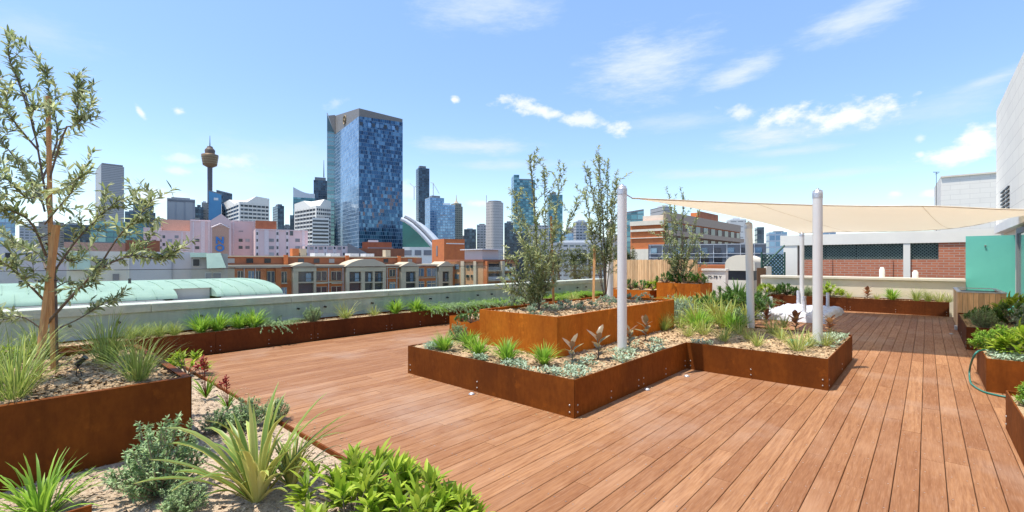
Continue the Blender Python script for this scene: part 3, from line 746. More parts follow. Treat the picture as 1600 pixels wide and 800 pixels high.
def k_lush(r, n=26, H=.36, R=.26, L=.15, w=.040, m='lush', per=10, low=.25):
    mb = MB(); st = MB()
    for i in range(n):
        az = r.uniform(0,6.283); th = math.acos(r.uniform(low,1))
        e = Vector((math.cos(az)*R*math.sin(th), math.sin(az)*R*math.sin(th), math.cos(th)*H*r.uniform(.75,1)))
        st.tube([(0,0,0), e*.6+Vector((0,0,.02)), e], [.006,.005,.004], 4, False)
        for j in range(per):
            a2 = j*2.4+r.uniform(-.3,.3); up = .2+1.1*(j/per)
            dv = Vector((math.cos(a2)*math.cos(up), math.sin(a2)*math.cos(up), math.sin(up)))
            dv = (dv+e.normalized()*.5).normalized()
            mb.leaf(e-Vector((0,0,.05*(1-j/per))), dv, Vector((0,0,1)) if dv.z < .9 else Vector((1,0,0)), L*r.uniform(.6,1.15), w*r.uniform(.7,1.2), r.uniform(.1,.4))
    return [('foliage', mb, M[m]), ('stems', st, M['bark'])]
def k_rubber(r, n=9, H=.30, m='rubber'):
    mb = MB(); st = MB()
    pts_ = [(0,0,0),(.01,.01,H*.4),(-.01,.015,H*.85)]; st.tube(pts_, [.009,.008,.005], 6, False)
    for j in range(n):
        t_ = .15+.85*j/n; p = Vector((0,0,H*.85*t_)); a2 = j*2.4+r.uniform(-.3,.3); up = .15+1.1*t_
        dv = Vector((math.cos(a2)*math.cos(up), math.sin(a2)*math.cos(up), math.sin(up)))
        mb.leaf(p, dv, Vector((0,0,1)), r.uniform(.13,.20), r.uniform(.065,.09), .2)
    return [('leaves', mb, M[m]), ('stem', st, M['bark'])]
def k_rosette(r, n=24, R=.20, H=.13, L=.055, m='rosette'):
    mb = MB()
    for i in range(n):
        az = r.uniform(0,6.283); q = math.sqrt(r.random())*R
        c = Vector((math.cos(az)*q, math.sin(az)*q, H*(1-(q/R)**2)*r.uniform(.6,1)+.01))
        for j in range(11):
            a2 = j*2.4; up = .15+1.2*(j/11); dv = Vector((math.cos(a2)*math.cos(up), math.sin(a2)*math.cos(up), math.sin(up)))
            mb.leaf(c, dv, Vector((0,0,1)) if dv.z<.9 else Vector((1,0,0)), L*r.uniform(.7,1.2), L*.32, .15)
    return [('foliage', mb, M[m])]
def k_trail(r, n=110, m='needle'):
    mb = MB()
    for i in range(n):
        az = r.uniform(0,6.283); q = r.random()*.22; b_ = Vector((math.cos(az)*q*.5, math.sin(az)*q*1.6, 0))
        d = Vector((math.cos(az), math.sin(az), r.uniform(.2,1.2))).normalized(); p = b_.copy(); L = r.uniform(.15,.34); 
        for s_ in range(14):
            p = p+d*L/14; d = (d+Vector((.03,0,-.09))).normalized()
            for j in range(3):
                dv = (d+Vector((r.gauss(0,1),r.gauss(0,1),r.gauss(0,1)))*.6).normalized()
                mb.leaf(p, dv, Vector((0,0,1)), r.uniform(.02,.038), .007, .1)
    return [('foliage', mb, M[m])]
def k_paw(r):
    mb = MB(); st = MB(); fl = MB()
    for i in range(26):
        az = r.uniform(0,6.283); mb.blade((0,0,0), az, r.uniform(.1,.8), r.uniform(.2,.38), .018, r.uniform(.2,.9), 5, 0, .15)
    parts = [('leaves', mb, M['tuft'])]
    for i in range(5):
        st = MB(); fl = MB()
        az = r.uniform(0,6.283); h = r.uniform(.36,.52); tp = Vector((math.cos(az)*.09, math.sin(az)*.09, h))
        st.tube([(0,0,0), tp*.5+Vector((0,0,.04)), tp], [.004,.0035,.003], 5, False)
        for j in range(7):
            dv = Vector((r.gauss(0,1), r.gauss(0,1), r.uniform(.1,1))).normalized()
            p = tp-Vector((0,0,.05*r.random()))
            fl.tube([p, p+dv*.022, p+dv*.045+Vector((0,0,.01))], [.004,.007,.009], 5, True)
        parts += [('flower_stalk', st, M['redflower']), ('flower', fl, M['redflower'])]
    return parts
KIND = {}
def kind(key, name, cat, fn, variants=2, **kw):
    KIND[key] = (name, cat, [[ (pn, mb, m, []) for pn, mb, m in fn(random.Random(100+v*17+len(KIND)*31), **kw)] for v in range(variants)])
def plant(key, loc, label, group=None, s=1.0, v=None, rz=None, sz=1.0):
    name, cat, vs_ = KIND[key]
    v = rnd.randrange(len(vs_)) if v is None else v
    t = thing(name, label, cat, loc, group)
    for idx, (pn, mb, m, cache) in enumerate(vs_[v]):
        if cache: o = cache[0].copy(); COL.objects.link(o); o.parent = t
        else:
            ORG['__'] = Vector((0,0,0)); o = mb.build(pn, m, at=(0,0,0)); o.parent = t; cache.append(o)
    t.rotation_euler = (0,0,rnd.uniform(0,6.283) if rz is None else rz); t.scale = (s,s,s*sz)
    return t
kind('tuft','strap_leaf_tuft','plant',k_tuft,3)
kind('grass','tall_grass_clump','plant',k_tuft,2,n=190,L=(.32,.66),w=.008,tilt=(.02,.9),droop=(.4,1.5),spread=.10,m='grass')
kind('midgrass','grass_tuft','plant',k_tuft,3,n=80,L=(.16,.34),w=.009,tilt=(.1,1.15),droop=(.3,1.2),spread=.06,m='grass_mid')
kind('lily','strap_leaf_lily','plant',k_tuft,2,n=100,L=(.22,.44),w=.020,tilt=(.05,1.15),droop=(.5,1.5),spread=.08,m='tuft')
kind('flax','flax_plant','plant',k_flax,2)
kind('needle','needle_leaf_shrub','shrub',k_needle,2)
kind('lush','broad_leaf_shrub','shrub',k_lush,3)
kind('dark','dark_leaf_shrub','shrub',k_lush,2,n=30,H=.34,R=.30,L=.11,w=.035,m='dark_leaf')
kind('rubber','bronze_rubber_plant','plant',k_rubber,3)
kind('bronze','copper_leaf_plant','plant',k_rubber,2,n=16,H=.28,m='bronze')
kind('rosette','grey_green_mound','plant',k_rosette,3)
kind('trail','trailing_shrub','shrub',k_trail,3)
kind('limetrail','lime_trailing_shrub','shrub',k_trail,2,m='tuft')
kind('paw','kangaroo_paw','plant',k_paw,2)
kind('flaxsmall','flax_plant','plant',k_flax,3,n=46,L=(.30,.60),w=.028)
kind('limeneedle','lime_feathery_shrub','shrub',k_needle,2,n=85,H=.30,R=.30,nl=.042,m='tuft',low=.05)
kind('cord','spiky_cordyline','plant',k_tuft,1,n=40,L=(.35,.6),w=.035,tilt=(.05,1.0),droop=(.3,1.0),spread=.03,m='dark_leaf')
kind('silvershrub','silver_leaf_shrub','shrub',k_needle,2,n=60,H=.55,R=.30,nl=.035,m='silver')

def onX(px, X, z):
    d = -X/(ST-CT*K(px)); return W(K(px)*d, d, z)
G = 'strappy tufts in the front bed'
for px, py, lb, s in ((694,547,'bright strappy tuft nearest the left end of the front bed',.95),(733,543,'bright strappy tuft set back against the tall planter, second from left',.95),(748,556,'bright strappy tuft overlapping its neighbour, third from left in the front bed',1.0),(792,564,'bright strappy tuft with brownish tips in the middle of the front bed',1.05),(850,569,'bright strappy tuft just left of the tall planter corner',.95)):
    plant('tuft', P(px,py,.385), lb, G, s)
plant('needle', P(716,531,.385), 'small grey-green bush in the shade left of the tall planter', None, .6)
G = 'bronze rubber plants in the front bed'
for px, py, lb, s in ((894,572,'bronze rubber plant nearest the front corner of the bed',1.05),(935,562,'biggest bronze rubber plant, second from the front corner',1.2),(984,545,'bronze rubber plant at the foot of the nearest grey post',1.05),(1009,532,'bronze rubber plant farthest along the shaded tall planter wall',1.15)):
    plant('rubber', P(px,py,.385), lb, G, s)
# long planter
G = 'plants in the long planter along the balustrade'
for kd, px, lb, s in (('tuft',314,'strappy tuft leftmost of the clear ones in the long planter',1.25),('tuft',341,'strappy tuft second from left in the long planter',1.3),('tuft',374,'strappy tuft third from left in the long planter',1.15),('tuft',396,'strappy tuft fourth from left, larger, in the long planter',1.4),
    ('trail',434,'loose grey-green plant right of the four strappy tufts',1.2),('needle',489,'upright grey-green bush by a glass joint in the long planter',.75),('midgrass',540,'olive coloured grass clump in the middle of the long planter',1.5),('midgrass',585,'small thin olive grass tuft in the long planter',1.0),('tuft',618,'yellow-green strappy tuft left of two near the middle of the long planter',1.4),('tuft',650,'yellow-green strappy tuft right of two near the middle of the long planter',1.35)):
    plant(kd, onX(px,-9.75,.36), lb, G, s)
words = ['first','second','third','fourth','fifth','sixth','seventh','eighth','ninth','tenth']
for i, px in enumerate((672,688,704,720,738,758,780,806)):
    plant('limetrail' if i in (0,4,6) else 'trail', onX(px,-9.65,.37)+Vector((rnd.uniform(-.05,.1),0,0)), f'trailing plant spilling over the long planter, {words[i]} from left', 'trailing plants in the long planter', 1.35, rz=rnd.uniform(-.3,.3))
for i, px in enumerate((205,228,250,272)):
    plant('grass', onX(px,-9.75,.36), f'low grass mass behind the big planter, {words[i]} from left', 'low grasses at the near end of the long planter', .62, sz=.8)
for i, px in enumerate((862,884,905,925)):
    plant('limetrail', onX(px,-9.7,.36), f'green planting by the far glass balustrade, {words[i]} from left', 'green plants at the far end of the long planter', 1.6)
# big planter
G = 'tall grass clumps in the big planter'
for px, py, lb, s in ((22,622,'tall grass clump at the left edge in front of the stakes',1.0),(168,566,'widest grass clump behind the small spotlight',1.0),(216,594,'grass clump leaning over the right rim of the big planter',.82),(60,560,'grass clump half hidden behind the olive stakes',.8),(-20,600,'grass clump cut by the left edge beside the olive tree',.9)):
    plant('grass', P(px,py,.57), lb, G, s)
plant('lush', P(8,572,.57), 'little lime leaved shrub at the far left rim of the big planter', None, .6)
# foreground bed
plant('needle', P(250,772,.0), 'rounded grey-green needle shrub by the foot of the big planter', None, 1.12)
plant('needle', P(383,668,.0), 'low needle shrub spreading behind the flax', None, .80, sz=.75)
plant('needle', P(340,672,.0), 'needle shrub tucked into the shaded planter corner', None, .62, sz=.7)
plant('needle', P(430,658,.0), 'small needle sprig poking over the deck edge', None, .55)
plant('needle', P(285,800,.0), 'small low needle shrub in front of the rounded one', None, .6, sz=.7)
plant('paw', P(322,622,.0), 'red flowered kangaroo paw close to the planter corner', None, 1.0)
plant('paw', P(356,640,.0), 'thin kangaroo paw with dark red buds near the deck edge', None, .75)
plant('lush', P(292,588,.0), 'lime leaved small shrub behind the big planter corner', None, .95)
plant('flax', P(402,782,.0), 'big variegated flax in the foreground with arching striped leaves', None, 1.0, v=0, rz=.6)
plant('flax', P(455,760,.0), 'smaller flax half hidden behind the big foreground one', None, .55, v=1)
plant('lily', P(62,806,.0), 'bright strappy clump in the bottom left corner', None, 1.0)
G = 'lush shrubs at the bottom edge'
for px, py, lb, s in ((528,790,'lush shrub left behind the others at the deck edge',1.0),(590,802,'lush shrub in the middle of the foreground clump',1.05),(655,822,'lush shrub right of the middle in the foreground clump',1.0),(545,850,'lush shrub nearest the flax at the bottom edge',1.05),(625,870,'lush shrub cut by the bottom edge of the photo',1.0),(700,850,'lush shrub at the right end of the foreground clump',.85)):
    plant('lush', P(px,py,.0), lb, G, s*.94)
# tall planter
G = 'grey-green mounds in the tall planter'
for px, py, lb, s in ((812,481,'bushy mound at the left end of the tall planter',1.3),(848,491,'wide pale mound at the front rim of the tall planter',1.35),(884,484,'darker mound right of the wide pale one',1.1),(918,483,'mound with white-edged leaves near the right rim',1.05),(948,476,'mound at the foot of the white post',1.05),(986,472,'mound near the far right end of the tall planter',1.0),(1008,468,'last mound at the far end of the tall planter',.9)):
    plant('rosette', P(px,py,.87), lb, G, s)
plant('midgrass', P(896,470,.87), 'yellowish low tuft in the middle of the tall planter', None, .8)
plant('dark', P(735,505,.37), 'leafy green shrub in the low orange planter', None, .75)
plant('dark', P(722,503,.37), 'small leafy shrub at the tip of the low orange planter', None, .5)
# middle of the bed
G = 'flaxes in the back of the L-shaped bed'
for px, py, lb, s in ((1086,508,'flax left of the others, leaning over the grey shrub',.95),(1128,512,'largest flax in the L-shaped bed with yellow striped leaves',1.15),(1075,492,'flax standing in front of the square orange planter',1.0),(1142,500,'flax next to the wrapped table',.9),(1112,494,'upright flax behind the largest one',.9)):
    plant('flaxsmall', P(px,py,.385), lb, G, s*1.0)
plant('silvershrub', P(1050,504,.385), 'silver shrub beside the far end of the tall planter', None, 1.0)
G2 = 'low greenery filling the middle of the L-shaped bed'
for kd_, px_, py_, lb_, s_ in (('midgrass',1062,512,'yellowish grass between the silver shrub and the flaxes',1.3),('midgrass',1100,512,'yellowish grass at the foot of the left flax',1.4),('needle',1150,512,'grey-green bush at the right foot of the largest flax',.8),('midgrass',1165,510,'pale grass between flax and copper leaved plants',1.3),('limetrail',1118,500,'sprawling lime plant behind the largest flax',1.5),('flaxsmall',1060,484,'small flax beside the end of the tall planter',.9),('flaxsmall',1105,482,'small flax behind the upright one',1.0),('limetrail',1090,478,'sprawling lime plant in front of the square orange planter',1.7),('flaxsmall',1168,505,'small flax in front of the leaning post',.8),('dark',1130,474,'dark bush in front of the vent house',1.4),('dark',1178,478,'dark bush right of the leaning post',1.4),('dark',1098,490,'dark bush between the left flaxes',1.2),('cord',1120,487,'dark spiky plant behind the largest flax',1.0),('tuft',1090,517,'strappy green tuft in front of the left flax',1.5),('tuft',1145,517,'strappy green tuft right of the largest flax',1.4),('dark',1062,496,'dark bush behind the silver shrub',1.0),('limetrail',1055,474,'lime plant left at the back of the bed',1.7)):
    plant(kd_, P(px_,py_,.385), lb_, G2, s_)
plant('silvershrub', P(1072,500,.385), 'silver shrub with purplish stems left of the flaxes', None, .9)
plant('grass', P(1038,516,.385), 'spiky grey grass clump by the tall planter wall', None, .6)
G = 'grass tufts along the rim of the L-shaped bed'
for px, py, lb, s in ((1076,526,'grass tuft at the inner corner of the bed rim',1.0),(1100,523,'grass tuft second along the bed rim',1.1),(1130,533,'wide grass tuft on the bed rim below the largest flax',1.2),(1155,522,'grass tuft behind the bed rim in front of the flax',1.0),(1184,541,'small grass tuft with blue-green base on the bed rim',.9),(1207,522,'grass tuft left of the copper leaved plant',1.2),(1221,530,'grass tuft in front of the copper leaved plant',.9),(1247,548,'large grass tuft hanging over the bed rim',1.3),(1263,541,'grass tuft at the left foot of the right grey post',.9),(1290,540,'grass tuft right of the right grey post',.9),(1168,530,'grass tuft between the small rim tuft and the flax',.8),(1225,512,'grass tuft in front of the wrapped table',1.1)):
    plant('midgrass', P(px,py,.385), lb, G, s)
plant('bronze', P(1243,517,.385), 'copper leaved plant in front of the wrapped table', None, 1.1)
plant('bronze', P(1198,507,.385), 'smaller copper leaved plant at the left end of the wrapped table', None, .9)
plant('bronze', P(1297,524,.385), 'copper leaved plant at the right grey post', None, 1.0)
G = 'shrubs at the back of the L-shaped bed'
for kd, px, py, lb, s in (('midgrass',1112,486,'yellow-green bushy grass below the square orange planter',1.4),('limetrail',1130,484,'lime bushy mass left of the leaning post',2.0),('dark',1150,488,'dark bushy shrub left of the leaning post foot',1.5),('dark',1168,492,'dark shrub at the foot of the leaning post',1.3),('dark',1185,484,'dark leafy shrub between leaning post and table',1.2),('midgrass',1140,478,'olive grass mass behind the dark shrubs',1.5),('trail',1158,476,'grey-green mass behind the leaning post',1.9)):
    plant(kd, P(px,py,.385), lb, G, s)
plant('cord', P(1152,474,.385), 'spiky dark cordyline against the cream vent house', None, 1.5)
# far planter
G = 'shrubs in the far planter'
def onY(px, Y, z):
    d = Y/(ST*K(px)+CT); return W(K(px)*d, d, z)
for kd, px, lb, s in (('lush',1198,'lime leaved bush at the left end of the far planter',1.1),('dark',1213,'dark green bush left of the slim far post',1.1),('dark',1229,'dark green bush beside the slim far post',1.2),('dark',1244,'low dark shrub behind the slim far post',.8),('needle',1262,'small bush peeping left of the right grey post',.8),('lush',1297,'small tree-like bush behind the table legs',1.35),('midgrass',1326,'low tuft right of the tree-like bush',.9),('bronze',1355,'reddish leaved plant in the far planter',1.2),('midgrass',1370,'small tuft right of the reddish plant',.8),('tuft',1394,'strappy plant in the middle of the far planter',1.4),('grass',1432,'wispy pale grass clump in the far planter',.8),('grass',1450,'second wispy grass clump in the far planter',.7),('midgrass',1468,'green tuft near the timber box in the far planter',1.3),('midgrass',1482,'last tuft beside the timber box',1.1)):
    plant(kd, onY(px,19.1,.41), lb, G, s)
# planters at the fence
G = 'shrubs by the timber fence'
for kd, px, lb, s in (('dark',1040,'dark shrub at the left side of the square planter',1.1),('dark',1058,'dark shrub at the foot of the thin tree',1.0),('dark',1075,'dark shrub right of the thin tree trunk',1.1),('dark',1094,'dark shrub at the right side of the square planter',1.0)):
    plant(kd, onY(px,15.7,.88), lb, G, s)
for kd, px, lb, s in (('dark',986,'low dark shrub at the left end of the fence planter',1.1),('dark',1003,'low dark shrub in the middle of the fence planter',1.0),('lush',1020,'low lime shrub at the right end of the fence planter',1.0)):
    plant(kd, onY(px,15.8,.59), lb, G, s)
# right hand planters
G = 'plants in the right hand planters'
for kd, x, y, z, lb, s in (('needle',.80,12.45,.39,'dark needle bush at the front of the shaded planter',.8),('dark',.85,13.2,.39,'leafy bush behind the needle bush in shade',1.0),('rosette',1.2,12.5,.39,'spreading grey-green mound in the shaded planter',1.2),('dark',1.25,13.4,.39,'leafy bush against the timber box',1.2),('lush',1.5,14.2,.39,'bright leafy bush below the teal wall',1.5),('silvershrub',1.45,13.0,.39,'pale stemmed bush at the right edge in shade',.9),
    ('limeneedle',.78,9.45,.39,'lime creeping plant at the back of the hose planter',1.0),('limeneedle',1.05,9.5,.39,'second lime creeper along the hose planter',1.0),('lush',1.0,8.9,.39,'large bright leafy shrub in the hose planter',1.2),('lush',1.25,8.75,.39,'bright leafy shrub cut by the right edge',1.2),
    ('limeneedle',.82,6.25,.35,'lime feathery plant at the end of the nearest right planter',.72),('limeneedle',.95,5.8,.35,'lime feathery plant behind the silver creeper',.75),('limeneedle',1.1,6.2,.35,'lime feathery plant at the right border of the photo',.95)):
    plant(kd, (x,y,z), lb, G, s)
# silver ground cover: uncountable
mb = MB()
def cover(x0,x1,y0,y1,z,n):
    for _ in range(n):
        x, y = rnd.uniform(x0,x1), rnd.uniform(y0,y1)
        if noise.noise(Vector((x*3.1,y*3.1,5))) < .0: continue
        h = z+.01+.05*rnd.random()
        a = rnd.uniform(0,6.283); up = rnd.uniform(.1,1.2)
        mb.leaf(Vector((x,y,h)), Vector((math.cos(a)*math.cos(up), math.sin(a)*math.cos(up), math.sin(up))), Vector((0,0,1)), rnd.uniform(.025,.05), rnd.uniform(.018,.03), .15)
cover(-3.25,-2.77,4.08,7.0,.38,3000); cover(-4.3,-3.2,4.05,4.35,.38,900); cover(-5.65,-5.2,4.08,4.5,.38,900); cover(-4.7,-4.2,4.06,4.2,.38,250)
cover(-1.35,-.97,7.9,9.5,.38,1500); cover(-2.72,-2.4,7.1,7.25,.38,120); cover(.62,1.0,4.6,6.4,.345,1500); cover(.60,.95,8.4,9.1,.39,700)
tag(mb.build('silver_ground_cover', M['silver']), 'silver grey ground cover creeping along the planter rims', 'ground cover', kind='stuff')

# ------------------------------------------------------------------ trees
def twig(mb, lf, r, pts_, rad, leafL, leafW, dens, m_sub=0, subL=.35, start=.25):
    """branch tube along pts_, leaves on the outer part, side twigs"""
    pts_ = [Vector(p) for p in pts_]
    fine = [cr(pts_, i/10) for i in range(11)] if len(pts_) > 2 else [pts_[0].lerp(pts_[1], i/10) for i in range(11)]
    mb.tube(fine, [rad*(1-.8*i/10) for i in range(11)], 6, False)
    tot = sum((fine[i+1]-fine[i]).length for i in range(10)); nl = int(tot*dens)
    for j in range(nl):
        t_ = start+(1-start)*(j+r.random())/nl; i = min(9,int(t_*10)); ax = (fine[i+1]-fine[i]).normalized(); p = fine[i].lerp(fine[i+1], t_*10-i if i<10 else 1)
        rv = Vector((r.gauss(0,1), r.gauss(0,1), r.gauss(0,1))).normalized()
        d = (ax*.65+rv*.85+Vector((0,0,.10))).normalized()
        lf.leaf(p, d, Vector((r.gauss(0,.5),r.gauss(0,.5),1)), leafL*r.uniform(.65,1.2), leafW*r.uniform(.8,1.15), r.uniform(0,.2))
    for j in range(m_sub):
        t_ = start*.8+(1-start*.8)*(j+.5+r.uniform(-.3,.3))/m_sub; i = min(9,int(t_*10)); p = fine[i].lerp(fine[i+1], max(0,min(1,t_*10-i)))
        ax = (fine[i+1]-fine[i]).normalized(); rv = Vector((r.gauss(0,1), r.gauss(0,1), r.gauss(.1,.7))).normalized()
        d = (ax*.8+rv*.9).normalized(); l = subL*r.uniform(.6,1.2)
        q1 = p+d*l*.5; q2 = q1+(d+Vector((r.gauss(0,.3),r.gauss(0,.3),.3))).normalized()*l*.5
        twig(mb, lf, r, [p,q1,q2], rad*.35, leafL, leafW, dens*1.15, 0, 0, .1)
def tree(name, label, base, limbs, leafL, leafW, dens, rad, trunkpts, m_leaf, m_bark, seed, group=None, cat='tree'):
    r = random.Random(seed); t = thing(name, label, cat, base, group); tr = MB(); br = MB(); lf = MB()
    tp = [Vector(p) for p in trunkpts]; k = 18
    tr.tube([cr(tp, i/k) for i in range(k+1)], [rad*(1-.72*i/k) for i in range(k+1)], 10)
    tr.build('trunk', m_bark, t)
    for pts_, rd, sub, subL, start in limbs: twig(br, lf, r, pts_, rd, leafL, leafW, dens, sub, subL, start)
    br.build('branches', m_bark, t); lf.build('crown', m_leaf, t)
    return t
# olive in the big planter: limbs read off the photo, each at its own distance
def at(*a): return [D(px,py,d) for px,py,d in a]
base = P(88,577,.57)
tk = [base]+at((87,470,4.62),(81,370,4.6),(68,285,4.58),(52,195,4.6),(38,140,4.6))
R_ = random.Random(5)
limbs = [(at((52,195,4.6),(30,130,4.65),(14,90,4.6),(16,55,4.6)),.012,6,.28,.2),
 (at((66,280,4.55),(90,215,4.7),(78,150,4.8),(72,108,4.8)),.010,6,.26,.3),
 (at((72,300,4.5),(100,205,4.35),(118,195,4.25),(122,150,4.2),(118,120,4.2)),.010,6,.22,.45),
 (at((110,200,4.3),(130,185,4.2),(142,163,4.1)),.006,3,.16,.3),
 (at((74,505,4.5),(110,465,4.3),(150,425,4.1),(200,400,3.95),(245,405,3.9),(270,398,3.9)),.014,10,.26,.35),
 (at((150,425,4.1),(185,370,4.0),(215,340,3.95),(238,312,3.9)),.009,9,.24,.3),
 (at((74,440,4.5),(120,375,4.6),(160,335,4.7),(185,312,4.75)),.011,9,.28,.3),
 (at((74,520,4.5),(120,500,4.6),(160,475,4.7),(175,468,4.8)),.009,5,.2,.4),
 (at((72,400,4.5),(50,350,4.3),(20,330,4.1),(-20,320,4.0)),.012,10,.32,.2),
 (at((70,470,4.5),(40,440,4.3),(5,410,4.1),(-40,400,3.9)),.012,10,.3,.25),
 (at((72,520,4.5),(35,495,4.4),(0,500,4.3),(-30,490,4.2)),.008,5,.24,.3),
 (at((68,320,4.5),(40,270,4.6),(10,230,4.6),(-20,200,4.6)),.011,10,.32,.15),
 (at((60,235,4.55),(30,200,4.4),(0,160,4.3),(-30,120,4.3)),.010,9,.3,.15),
 (at((70,350,4.5),(95,320,4.2),(112,300,4.0),(128,268,3.9)),.009,7,.26,.2),
 (at((72,420,4.5),(60,395,4.8),(30,385,5.0),(0,360,5.1)),.010,9,.3,.2),
 (at((72,380,4.5),(95,400,4.7),(120,410,4.9),(135,392,5.0)),.009,7,.26,.2),
 (at((70,330,4.5),(60,280,4.9),(75,250,5.0),(95,235,5.1)),.009,7,.26,.15),
 (at((68,300,4.5),(45,310,4.2),(20,290,4.0),(5,270,3.9)),.009,8,.28,.1),
 (at((74,460,4.5),(105,440,4.8),(130,450,5.0),(150,440,5.1)),.008,6,.24,.2),
 (at((60,230,4.55),(48,180,4.5),(70,165,4.4),(88,172,4.4)),.007,5,.22,.2),
 (at((40,150,4.6),(10,140,4.5),(-15,100,4.5)),.007,6,.22,.1)]
tree('olive_tree', 'large sparse olive tree tied to stakes at the left edge', base, limbs, .090, .021, 84, .016, tk, M['olive'], M['bark'], 3)
def stake(label, b0, t1, w, group='timber tree stakes'):
    b0 = Vector(b0); t1 = Vector(t1); mb = MB(); d = (t1-b0).normalized(); a = d.cross(Vector((CT,ST,0)).cross(d)).normalized()
    x = Vector((CT,ST,0)); x = (x-d*x.dot(d)).normalized(); y = d.cross(x)
    q = b0-d*.2; mb.hexa([q-x*w-y*w,q+x*w-y*w,q+x*w+y*w,q-x*w+y*w,t1-x*w-y*w,t1+x*w-y*w,t1+x*w+y*w,t1-x*w+y*w])
    return tag(mb.build('tree_stake', M['stake'], at=b0), label, 'stake', group)
stake('thick leaning front stake of the large olive tree', P(58,592,.57), D(88,352,4.42), .021)
stake('tall slim upright stake of the large olive tree', P(83,580,.57), D(75,150,4.45), .0135)
def ring(label, c, r_, w, m, name='tree_tie', tail=None):
    mb = MB(); n = 20
    pts_ = [c+Vector((math.cos(q)*r_, math.sin(q)*r_, .006*math.sin(3*q))) for q in [2*math.pi*i/n for i in range(n+1)]]
    mb.tube(pts_, w, 6)
    if tail: mb.hexa(tail)
    return tag(mb.build(name, m, at=c), label, 'tie')
c = D(74,300,4.45); x = Vector((CT,ST,0)); z = Vector((0,0,.016)); f = Vector((-ST,CT,0))*.002
q0 = c-f*22+x*.02; q1 = c-f*22+x*.155-Vector((0,0,.005))
ring('yellow plastic tie round the slim stake and trunk', c, .045, .012, M['yellow'], tail=[q0-z-f,q1-z-f,q1-z+f,q0-z+f,q0+z-f,q1+z-f,q1+z+f,q0+z+f])
ring('black rubber tie round stake and olive trunk', D(72,438,4.47), .075, .008, M['black'])
# multi stemmed sapling in the tall planter
def sapling(label, base, tops, leafL, leafW, dens, rad, sub, subL, seed, name='olive_sapling', low=.25, mleaf='olive'):
    limbs = []
    tr = [base, base.lerp(tops[0], .5)+Vector((.02,.01,0)), tops[0]]
    for i, tp in enumerate(tops):
        b_ = base if i else base.lerp(tops[0], .15)
        mid = b_.lerp(tp, .5)+Vector((R_.uniform(-.06,.06), R_.uniform(-.06,.06), .05))
        limbs.append(([b_, mid, tp], rad*.6, sub, subL, low))
    return tree(name, label, base, limbs, leafL, leafW, dens, rad, tr, M[mleaf], M['bark'], seed, 'young trees on the terrace')
b0 = P(842,483,.87)
sapling('bushy many-stemmed olive sapling in the tall orange planter', b0, [D(828,243,7.6),D(850,262,7.5),D(876,265,7.8),D(803,300,7.4),D(815,330,7.9),D(902,310,7.6),D(800,400,7.3),D(870,345,7.2),D(808,440,7.4),D(862,410,7.9),D(838,345,7.3),D(825,385,7.2),D(795,452,7.5),D(845,400,7.1)], .078, .020, 88, .014, 13, .30, 8, low=.12)
stake('thin stake behind the bushy sapling', P(865,477,.87), D(861,338,7.9), .02)
b0 = P(946,471,.87)
sapling('slim airy olive sapling right of the bushy one', b0, [D(936,245,8.9),D(917,262,8.7),D(950,250,9.0),D(964,280,8.8),D(913,300,8.9),D(955,315,8.6),D(938,300,9.1),D(920,345,8.8),D(958,350,9.0)], .078, .020, 85, .013, 13, .28, 9, low=.36)
stake('thin pale stake left of the slim sapling', P(927,474,.87), D(929,384,8.8), .02)
b0 = onY(1063,15.75,.88)
dd = b0.dot(Vector((-ST,CT,0)))
sapling('thin dark tree in the square orange planter', b0, [D(1068,308,dd),D(1046,305,dd+.3),D(1040,340,dd),D(1088,340,dd-.3),D(1055,330,dd+.3),D(1035,365,dd),D(1085,370,dd+.4),D(1098,395,dd),D(1042,400,dd-.3),D(1075,390,dd),D(1050,415,dd)], .12, .034, 44, .024, 9, .5, 10, 'thin_tree', low=.2)
# park trees beyond the balustrade
def park(label, px, py, rpx, d, seed):
    r = random.Random(seed); c = D(px,py,d); R = rpx*d/FPX
    t = thing('park_tree', label, 'tree', (c.x,c.y,-12), 'park trees beyond the balustrade')
    tr = MB(); tr.tube([(c.x,c.y,-12),(c.x+.3,c.y,-4),(c.x,c.y,c.z-R*.3)], [.4,.3,.15], 8); tr.build('trunk', M['bark'], t)
    lf = MB()
    for k in range(34):
        u = Vector((r.gauss(0,1),r.gauss(0,1),r.gauss(0,.8))).normalized()*R*r.random()**.4; cc = c+u; rr = R*r.uniform(.18,.34)
        for j in range(70):
            d_ = Vector((r.gauss(0,1),r.gauss(0,1),r.gauss(0,1))).normalized()
            lf.leaf(cc+d_*rr*r.random()**.4, (d_+Vector((r.gauss(0,.6),r.gauss(0,.6),.2))), Vector((0,0,1)), R*.13, R*.06, .2)
    lf.build('crown', M['parkleaf'], t); return t
for i, (px, py, rp, d, lb) in enumerate([(872,412,20,62,'olive-green park tree nearest the bushy sapling'),(898,405,19,66,'park tree with rounded top between the two saplings'),(921,400,18,70,'tallest park tree left of the slim sapling'),(938,408,18,64,'park tree behind the slim sapling stem'),(962,404,18,72,'park tree just left of the nearest post'),(905,425,20,55,'lower park tree right above the balustrade coping'),(983,398,14,80,'small park tree left of the brick block'),(850,420,16,58,'park tree hidden behind the bushy sapling')]):
    park(lb, px, py, rp, d, 50+i)

